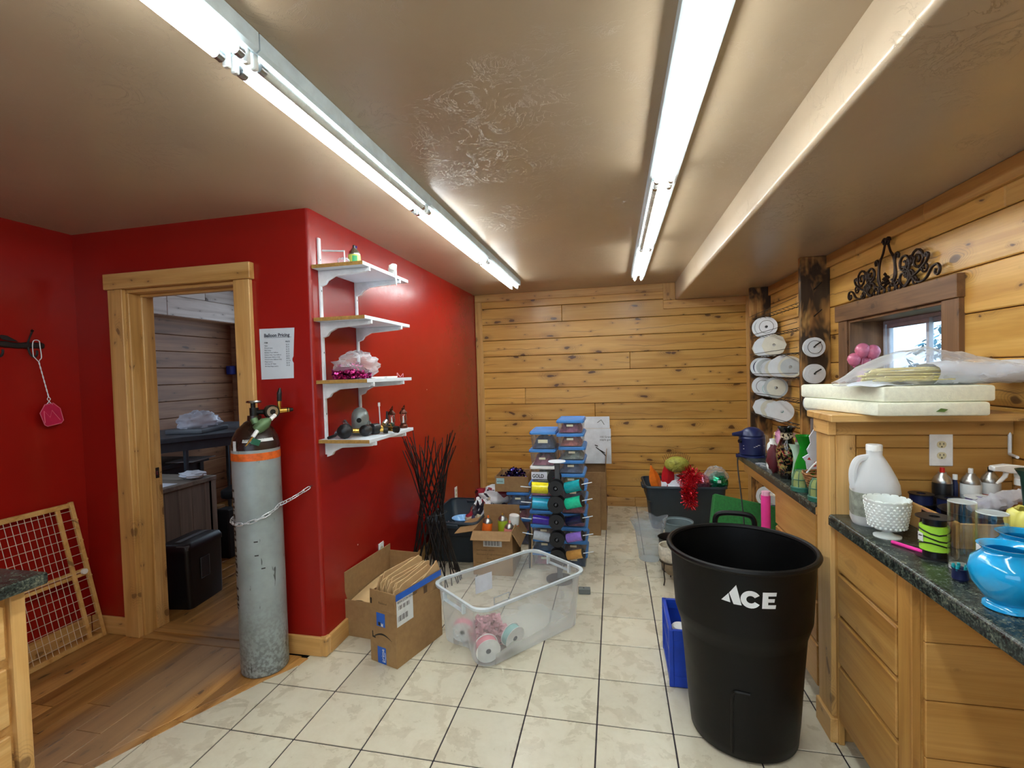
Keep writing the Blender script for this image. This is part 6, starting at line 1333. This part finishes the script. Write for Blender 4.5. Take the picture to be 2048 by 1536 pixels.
for k in range(24): u = .125+k*.0305; m.tube([gp(u, .03, .012), gp(u, .965, .012)], .0016, 4)
for k in range(15): v = .07+k*.062; m.tube([gp(.022, v, .0145), gp(.86, v, .0145)], .0016, 4)
o = m.build('wire_mesh', MATS['gate_wire'], pg); o['kind'] = 'stuff'
for v in (.87, .72, .58, .46): MB().cyl(gp(.011, v, .018), gp(.011, v, .026), .008, 10).build('adjust_peg', MATS['pine_trim'], pg)
MB().cyl(gp(.035, .50, .012), gp(.035, .50, .026), .016, 14).build('latch_knob', MATS['white_plastic'], pg)
# ================================================================ near counter at the left edge
wt = thing('worktop', 'dark granite-look worktop corner at the left edge of the picture', 'worktop'); MB().box((-2.40, -2.25, .882), (-1.695, -1.185, .922)).build('laminate_surface', MATS['granite'], wt, bevel=.008, seg=2)
nc = thing('drawer_cabinet', 'pine drawer cabinet at the lower left corner', 'cabinet'); MB().box((-2.38, -2.23, 0), (-1.765, -1.225, .880)).build('body', MATS['pine_trim'], nc, bevel=.003)
for y0, y1 in ((-1.72, -1.275), (-2.2, -1.76)):
    for za, zb in ((.68, .845), (.47, .65), (.26, .44), (.06, .235)):
        o = MB().box((-.222, -.010, -(zb-za)/2), (.222, .010, (zb-za)/2)).build('drawer', MATS['pine_trim'], nc, bevel=.004); o.matrix_local = Matrix(((0, 1, 0, -1.757), (-1, 0, 0, (y0+y1)/2), (0, 0, 1, (za+zb)/2), (0, 0, 0, 1)))
trimb('stile', (-1.768, -1.262, .0), (-1.742, -1.222, .880), 'pine_trim', nc)
# ================================================================ white shelves on the red wall
plain('melamine', 'DCE4EC', .35, var=.03); plain('particle_edge', 'A8803F', .7, var=.25, sc=80)
ws = thing('shelf_unit', 'four white shelf boards on twin slotted wall standards', 'shelf', (XC, 0, 0))
SZ = (2.128, 1.845, 1.508, 1.186)
for y, z0 in ((.03, 1.095), (.41, 1.16)):
    MB().box((0, y-.011, z0), (.012, y+.011, 2.29)).build('standard', MATS['white_metal'], ws, bevel=.002)
    for k in range(6): MB().cbox((.0125, y, 1.32+.17*k), (.001, .004, .010)).build('slot', MATS['dark_hole'], ws)
for zt_ in SZ:
    bdo = MB().box((.006, -.045, zt_-.019), (.306, .53, zt_)).build('shelf_board', MATS['melamine'], ws, bevel=.001); MB().box((.006, -.0462, zt_-.019), (.306, -.0448, zt_)).build('raw_edge', MATS['particle_edge'], bdo)
    for y in (.03, .41):
        P = [(.010, 0), (.29, 0), (.295, -.004), (.29, -.022), (.275, -.024), (.10, -.034), (.055, -.055), (.04, -.075), (.010, -.085)]
        MB().prism([(a, b) for a, b in P], -.010, .010, Matrix(((1, 0, 0, 0), (0, 0, 1, y), (0, 1, 0, zt_-.0195), (0, 0, 0, 1)))).build('bracket', MATS['white_metal'], ws, bevel=.0015)
        MB().box((.292, y-.007, zt_-.04), (.308, y+.007, zt_-.0195)).build('bracket_tip', MATS['white_metal'], ws, bevel=.002)
# on the shelves
z1 = SZ[0]+.0005
plain('lime_can', 'C8D860', .4); plain('green_print', '28A060', .4)
sc_ = spray_can('short lime and white aerosol can on the top white shelf', (-1.30, .115, z1), 'lime_can', 'black_plastic', .034, .115); MB().grid(lambda u, v: (.0345*math.cos(-1.4+.8*u), .0345*math.sin(-1.4+.8*u), .01+.055*v), 5, 2).build('print_patch', MATS['green_print'], sc_)
o = MB().tube([(-1.305, .02, z1+.004), (-1.305, .02, z1+.075), (-1.425, .0, z1+.082)], .0048, 4).build('angle_bracket', MATS['white_metal']); tag(o, 'white L-shaped bracket standing on the top shelf', 'bracket')
crumple('film_wad', 'small wad of clear film beside the aerosol can', 'film', (-1.325, .045, z1), (.07, .06, .045), 'clear_film', 41, amp=.3)
cl = thing('spray_trigger', 'white plastic trigger sprayer hooked over the top shelf edge', 'spray trigger', (-1.165, .30, z1)); MB().lathe([(.016, .0), (.018, .004), (.018, .035), (.012, .042), (0, .042)], 14, xf((-.012, .02, 0))).build('collar', MATS['white_plastic'], cl); MB().prism([(-.02, .02), (.015, .01), (.02, .05), (.0, .055), (-.025, .045)], -.012, .012, Matrix(((1, 0, 0, .01), (0, 0, 1, 0), (0, 1, 0, 0), (0, 0, 0, 1)))).build('head', MATS['white_plastic'], cl, bevel=.003); MB().tube([(.02, 0, .03), (.026, -.004, -.02), (.03, -.006, -.075)], [.010, .008, .003], 8).build('spout', MATS['white_plastic'], cl)
vt2 = MB().cyl((-1.467, .43, 2.30), (-1.462, .43, 2.345), .006, 8).build('purple_pin', MATS['purple']); tag(vt2, 'purple plug stuck on the red wall above the top shelf', 'plug')
z3 = SZ[2]+.0005
tulle('tinsel_bag_fill', 'magenta tinsel spilling inside the clear bag on the third shelf', 'tinsel', xf((-1.32, .07, z3)), (.10, .10, .085), 900, 'tinsel_magenta', 17, .03)
crumple('tinsel_bag', 'clear plastic bag around the magenta tinsel on the third shelf', 'bag', (-1.318, .13, z3), (.22, .32, .15), 'clear_film', 19, n=(26, 18), amp=.28)
for k, (x, y, L, a, lab) in enumerate(((-1.22, .16, .14, .3, 'white plastic stick at the front of the third shelf'), (-1.25, .25, .16, .1, 'longer white plastic stick lying along the third shelf'), (-1.21, .33, .10, -.2, 'short white clip at the far end of the third shelf'))):
    o = MB().box((-.012, -L/2, 0), (.012, L/2, .010)).build('plastic_stick', MATS['white_plastic'], None, (x, y, z3), (0, 0, a), bevel=.003); tag(o, lab, 'stick', 'white plastic bits on the third shelf')
o = MB().tube(spline([(-1.2, .40, z3+.003), (-1.21, .42, z3+.03), (-1.2, .44, z3+.005), (-1.19, .46, z3+.025), (-1.2, .48, z3+.003)], 4), .0018, 5).build('twist_wire', MATS['pink_film']); tag(o, 'curly pink wire at the far end of the third shelf', 'wire')
z4 = SZ[3]+.0005
dm = thing('cylinder_cap', 'grey steel gas cylinder cap with a round hole on the lowest shelf', 'cap', (-1.345, .19, z4)); plain('cap_grey', '8C9492', .35, .4, var=.2)
MB().lathe([(.046, 0), (.050, .004), (.050, .10), (.045, .125), (.032, .145), (.014, .155), (0, .157)], 28).build('shell', MATS['cap_grey'], dm, ang=60); a = math.atan2(-2.5, 1.45)-.15; MB().cyl((.0495*math.cos(a), .0495*math.sin(a), .085), (.0508*math.cos(a), .0508*math.sin(a), .085), .014, 16).build('hole', MATS['dark_hole'], dm)
def regulator(lab, loc, rz, body='dark_green_m', big=True):
    t = thing('gas_regulator', lab, 'regulator', loc, rz, 'regulators on the lowest shelf')
    r = .040 if big else .032
    MB().lathe([(0, 0), (r*.7, .0), (r, .012), (r, .05), (r*.55, .062), (.012, .066), (0, .066)], 12, xf((0, 0, r), (PI/2, 0, 0))).build('bonnet', MATS['black_plastic'], t); MB().lathe([(.0, -.02), (.012, -.018), (.018, -.006), (.018, .0)], 6, xf((0, 0, r), (PI/2, 0, 0))).build('brass_nut', MATS['brass'], t)
    MB().cyl((0, .03, r*.9), (.075, .055, r*.75), .014, 10).build('inlet_pipe', MATS['brass'], t); MB().cyl((.07, .053, r*.76), (.095, .062, r*.7), .020, 8).build('coupling', MATS['valve_dark'], t); MB().cyl((0, .03, r*1.6), (-.02, .06, r*2.1), .013, 10).build('gauge_port', MATS['steel'], t)
    return t
regulator('black and brass gas regulator at the near end of the lowest shelf', (-1.345, .035, z4), .35); regulator('smaller gas regulator with a brass inlet before the cylinder cap', (-1.27, .14, z4), .1, big=False)
t = regulator('gas regulator lying on its side mid-way along the lowest shelf', (-1.235, .21, z4), -.5, big=False)
t = thing('hose_valve', 'black hose valve with a brass collar on the lowest shelf', 'valve', (-1.245, .32, z4), .2, 'regulators on the lowest shelf'); MB().lathe([(0, 0), (.020, .008), (.024, .024), (.020, .040), (0, .048)], 14).build('bulb', MATS['black_plastic'], t); MB().cyl((0, .01, .035), (0, .02, .12), .010, 10, .006).build('nozzle', MATS['black_plastic'], t); MB().cyl((0, .02, .03), (.0, .085, .026), .013, 10).build('brass_collar', MATS['brass'], t); MB().cyl((0, .08, .024), (.0, .125, .024), .020, 12).build('end_cap', MATS['dark_green'], t)
t = thing('hose_end', 'dark hose end lying at the wall side of the lowest shelf', 'hose', (-1.42, .0, z4+.008), .5, 'regulators on the lowest shelf'); MB().tube([(-.01, -.03, 0), (.02, .02, .004), (.03, .07, .012)], .008, 8).build('hose', MATS['black_plastic'], t); MB().cyl((.028, .06, .012), (.034, .095, .02), .012, 8).build('fitting', MATS['steel'], t)
t = thing('stir_stick', 'white stick with a small flag end standing on the lowest shelf', 'stick', (-1.275, .30, z4)); MB().cyl((0, 0, 0), (-.004, 0, .155), .0035, 8).build('rod', MATS['white_plastic'], t); MB().cbox((-.004, 0, .165), (.008, .018, .024)).build('flag', MATS['white_plastic'], t, bevel=.002)
plain('copper_dark', '5A3020', .4, .7)
for lab, x, y in (('miniature copper lantern nearer the front on the lowest shelf', -1.262, .425), ('miniature copper lantern at the far end of the lowest shelf', -1.215, .495)):
    t = thing('mini_lantern', lab, 'lantern', (x, y, z4), group='miniature lanterns'); t.scale = (1.25, 1.25, 1.25); MB().lathe([(.020, 0), (.021, .012), (.014, .02), (.016, .026)], 16).build('base', MATS['copper_dark'], t); MB().lathe([(.013, .026), (.020, .042), (.017, .068), (.013, .074)], 16).build('globe', MATS['thin_glass'], t); MB().cyl((0, 0, .026), (0, 0, .06), .005, 8, .003).build('wick', MATS['white_plastic'], t)
    MB().lathe([(.019, .073), (.020, .078), (.012, .09), (.007, .094), (.009, .102), (0, .104)], 14).build('cap', MATS['copper_dark'], t)
    for s2 in (-1, 1): MB().tube(spline([(0, s2*.015, .02), (0, s2*.027, .04), (0, s2*.025, .07), (0, s2*.012, .088)], 4), .0024, 6).build('side_wire', MATS['copper_dark'], t)
    MB().tube(spline([(0, -.012, .098), (.008, 0, .116), (0, .012, .098)], 4), .0018, 5).build('bail', MATS['copper_dark'], t)
# ================================================================ hourglass bundle of black sticks
sk_ = thing('stick_bundle', 'hourglass-shaped bundle of tall black sticks standing by the red wall', 'stick bundle', (-1.238, .985, 0)); plain('stick_black', '14100F', .5, var=.3)
rk_ = random.Random(9)
for k in range(38):
    dr_ = 1 if k % 2 else -1; a = 2*PI*(k//2)/19+rk_.uniform(-.05, .05)+(.16 if dr_ > 0 else 0); rb_ = .212+rk_.uniform(-.012, .0); rt_ = .160+rk_.uniform(-.012, .03); zt_ = 1.05+rk_.uniform(-.09, .05)
    p0 = Vector((rb_*math.cos(a), rb_*math.sin(a), .003)); b_ = a+dr_*(2.2+rk_.uniform(-.06, .06)); p1 = Vector((rt_*math.cos(b_), rt_*math.sin(b_), zt_)); wv = Vector((rk_.uniform(-.006, .006), rk_.uniform(-.006, .006), 0))
    P = [p0, p0.lerp(p1, .3)+wv, p0.lerp(p1, .62), p0.lerp(p1, .85)-wv, p1+Vector((p1.x, p1.y, 0))*.10]
    MB().tube(P, [.0046, .0045, .0044, .004, .003], 5).build('stick', MATS['stick_black'], sk_)
for zz, r in ((.50, .108), (.68, .087)): MB().tube([(r*math.cos(q*PI/12), r*math.sin(q*PI/12), zz) for q in range(24)], .002, 4, True).build('binding_wire', MATS['stick_black'], sk_)
# ================================================================ dim office behind the doorway
plain('desk_dark', '3A4048', .45, var=.15); plain('cloth_black', '0E0E12', .8); plain('bag_blue', '14247A', .5)
dk = thing('office_desk', 'grey wood-grain desk just inside the office doorway', 'desk', (-3.10, .70, 0))
MB().box((-.62, -.33, .715), (.0, .27, .75)).build('desk_top', MATS['grey_wood'], dk, bevel=.004)
for k in range(5): o = MB().box((-.355, 0, -.058), (.355, .016, .058)).build('side_plank', MATS['grey_wood'], dk, bevel=.002); o.matrix_local = Matrix(((0, -1, 0, -.03), (0, 0, 1, -.24+.118*k), (1, 0, 0, .36), (0, 0, 0, 1)))
MB().box((-.60, .22, 0), (-.03, .24, .715)).build('back_panel', MATS['grey_wood'], dk); MB().box((-.60, -.30, 0), (-.03, -.28, .715)).build('back_panel', MATS['grey_wood'], dk)
o = MB().box((-.30, -.30, .7502), (-.05, -.05, .7515)).build('paper_sheet', MATS['tissue_white'], None, (-3.10, .70, 0)); tag(o, 'white paper sheet on the grey office desk', 'paper')
crumple('crumpled_cloth', 'crumpled white cloth on the grey office desk', 'cloth', (-3.19, .83, .7505), (.20, .16, .06), 'tissue_white', 51, amp=.3)
sh = thing('paper_shredder', 'black paper shredder standing on the office floor behind the door jamb', 'shredder', (-2.80, .42, 0), .12)
m = MB(); loft(m, [[(p[0], p[1], zz) for p in rrect(.20, .34*f, .03, 4)] for f, zz in ((.94, 0), (.96, .02), (1, .30), (1, .385))]); m.build('bin', MATS['black_plastic'], sh, ang=50)
m = MB(); loft(m, [[(p[0]*f, p[1]*f, zz) for p in rrect(.215, .355, .035, 4)] for f, zz in ((1, .385), (1, .41), (.92, .435), (.80, .442))]); m.build('head', MATS['black_plastic'], sh, ang=50)
MB().box((.098, -.06, .17), (.1035, .02, .31)).build('viewing_window', plain('smoke_panel', '262A34', .2), sh, bevel=.002); MB().tube([(.104, -.06, .17), (.104, .02, .17), (.104, .02, .31), (.104, -.06, .31)], .003, 5, True).build('window_trim', MATS['tower_grey'], sh)
MB().box((-.02, -.13, .4425), (.02, .13, .4445)).build('paper_slot', MATS['tower_grey'], sh); MB().box((.02, -.17, .40), (.10, -.15, .43)).build('control_strip', MATS['tower_grey'], sh)
tb = thing('corner_table', 'dark corner table with turned legs against the office wall', 'table', (-3.95, 1.55, 0))
MB().prism([(-.55, -.75), (.02, -.75), (.30, -.30), (.75, .55), (.75, 1.05), (-.55, 1.05)], .985, 1.03).build('table_top', MATS['desk_dark'], tb, bevel=.004); MB().prism([(-.50, -.70), (.0, -.70), (.27, -.28), (.70, .55), (.70, 1.0), (-.5, 1.0)], .90, .985).build('apron', MATS['desk_dark'], tb)
for x, y in ((-.02, -.725), (.24, -.28), (.66, .55), (-.45, -.725), (-.45, .95)): MB().lathe([(.016, 0), (.022, .1), (.016, .3), (.022, .45), (.018, .7), (.022, .9)], 10, xf((x, y, 0))).build('leg', MATS['desk_dark'], tb)
wd = thing('writing_desk', 'dark desk with drawer in the middle of the office', 'desk', (-3.95, 1.30, 0))
MB().box((-.50, -.45, .74), (.12, .35, .775)).build('desk_top', MATS['desk_dark'], wd, bevel=.004); dd_ = MB().box((.04, -.40, .60), (.06, .30, .735)).build('drawer', MATS['desk_dark'], wd, bevel=.004); MB().cyl((.06, -.05, .67), (.075, -.05, .67), .018, 12).build('knob', MATS['black_metal'], dd_)
for x, y in ((-.46, -.40), (.06, -.40), (-.46, .30), (.06, .30)): MB().box((x-.02, y-.02, 0), (x+.02, y+.02, .74)).build('leg', MATS['desk_dark'], wd)
bn = thing('file_box', 'pale storage box standing on the office writing desk', 'box', (-3.98, 1.02, .776)); bn.scale = (1, 1, .48); MB().box((-.10, -.12, 0), (.10, .12, .22)).build('body', MATS['spool_grey'], bn, bevel=.004); MB().box((-.108, -.128, .20), (.108, .128, .245)).build('lid', MATS['tissue_white'], bn, bevel=.004)
o = MB().box((-.02, -.12, 0), (.24, .22, .004)).build('paper_stack', MATS['tissue_white'], None, (-3.85, 1.62, .60), (0, 0, .2)); 
tag(o, 'sheaf of white papers beside the office chair', 'papers'); o.location = (-3.98, 1.42, .7755)
crumple('film_heap', 'heap of clear film on folded packages on the corner table', 'film', (-3.90, 1.62, 1.075), (.34, .40, .15), 'shiny_film', 61, n=(24, 16), amp=.28, flat=.5)
o = MB().box((-.19, -.22, 0), (.17, .2, .045)).build('folded_package', MATS['tower_grey'], None, (-3.90, 1.62, 1.0305), (0, 0, .2), bevel=.01, seg=2); tag(o, 'folded dark packages under the clear film in the office', 'package')
o = MB().prism(rrect(.30, .40, .05, 4), 0, .155).build('blue_case', MATS['bag_blue'], None, (-3.62, 2.12, 1.0305), (0, 0, .35), bevel=.02, seg=2); tag(o, 'navy blue zip case on the office corner table', 'case')
crumple('film_sheet', 'clear film trailing along the edge of the corner table', 'film', (-3.42, 1.90, 1.031), (.16, .42, .05), 'shiny_film', 63, amp=.3)
o = MB().prism(rrect(.09, .08, .02, 3), 0, .11).build('blue_sensor', MATS['bag_blue'], None, (-4.68, 2.92, 1.60), bevel=.006); tag(o, 'small blue gadget high on the office wall', 'gadget')
oc = thing('office_chair', 'black office chair pushed among the desks', 'chair', (-3.30, 1.62, 0), .4)
MB().prism(rrect(.48, .48, .09, 5), .44, .52).build('seat', MATS['cloth_black'], oc, bevel=.02, seg=2); MB().box((-.22, .20, .56), (.22, .27, .885)).build('backrest', MATS['cloth_black'], oc, bevel=.03, seg=2); MB().cyl((0, 0, .10), (0, 0, .45), .028, 12).build('column', MATS['black_metal'], oc); MB().box((-.03, .22, .48), (.03, .25, .60)).build('back_post', MATS['black_metal'], oc)
for k in range(5): a = k*2*PI/5; MB().tube([(0, 0, .10), (.26*math.cos(a), .26*math.sin(a), .06)], .018, 6).build('leg', MATS['black_metal'], oc); MB().lathe([(0, -.025), (.025, 0), (0, .025)], 10, xf((.27*math.cos(a), .27*math.sin(a), .028))).build('caster', MATS['black_plastic'], oc)
bb = thing('black_case', 'black case on the office floor beside the grey desk', 'case', (-3.55, 1.12, 0), .0); MB().box((-.10, -.02, 0), (.42, .10, .42)).build('body', MATS['cloth_black'], bb, bevel=.01); MB().box((0, .0, .42), (.3, .08, .44)).build('top_tray', MATS['cardboard'], bb)
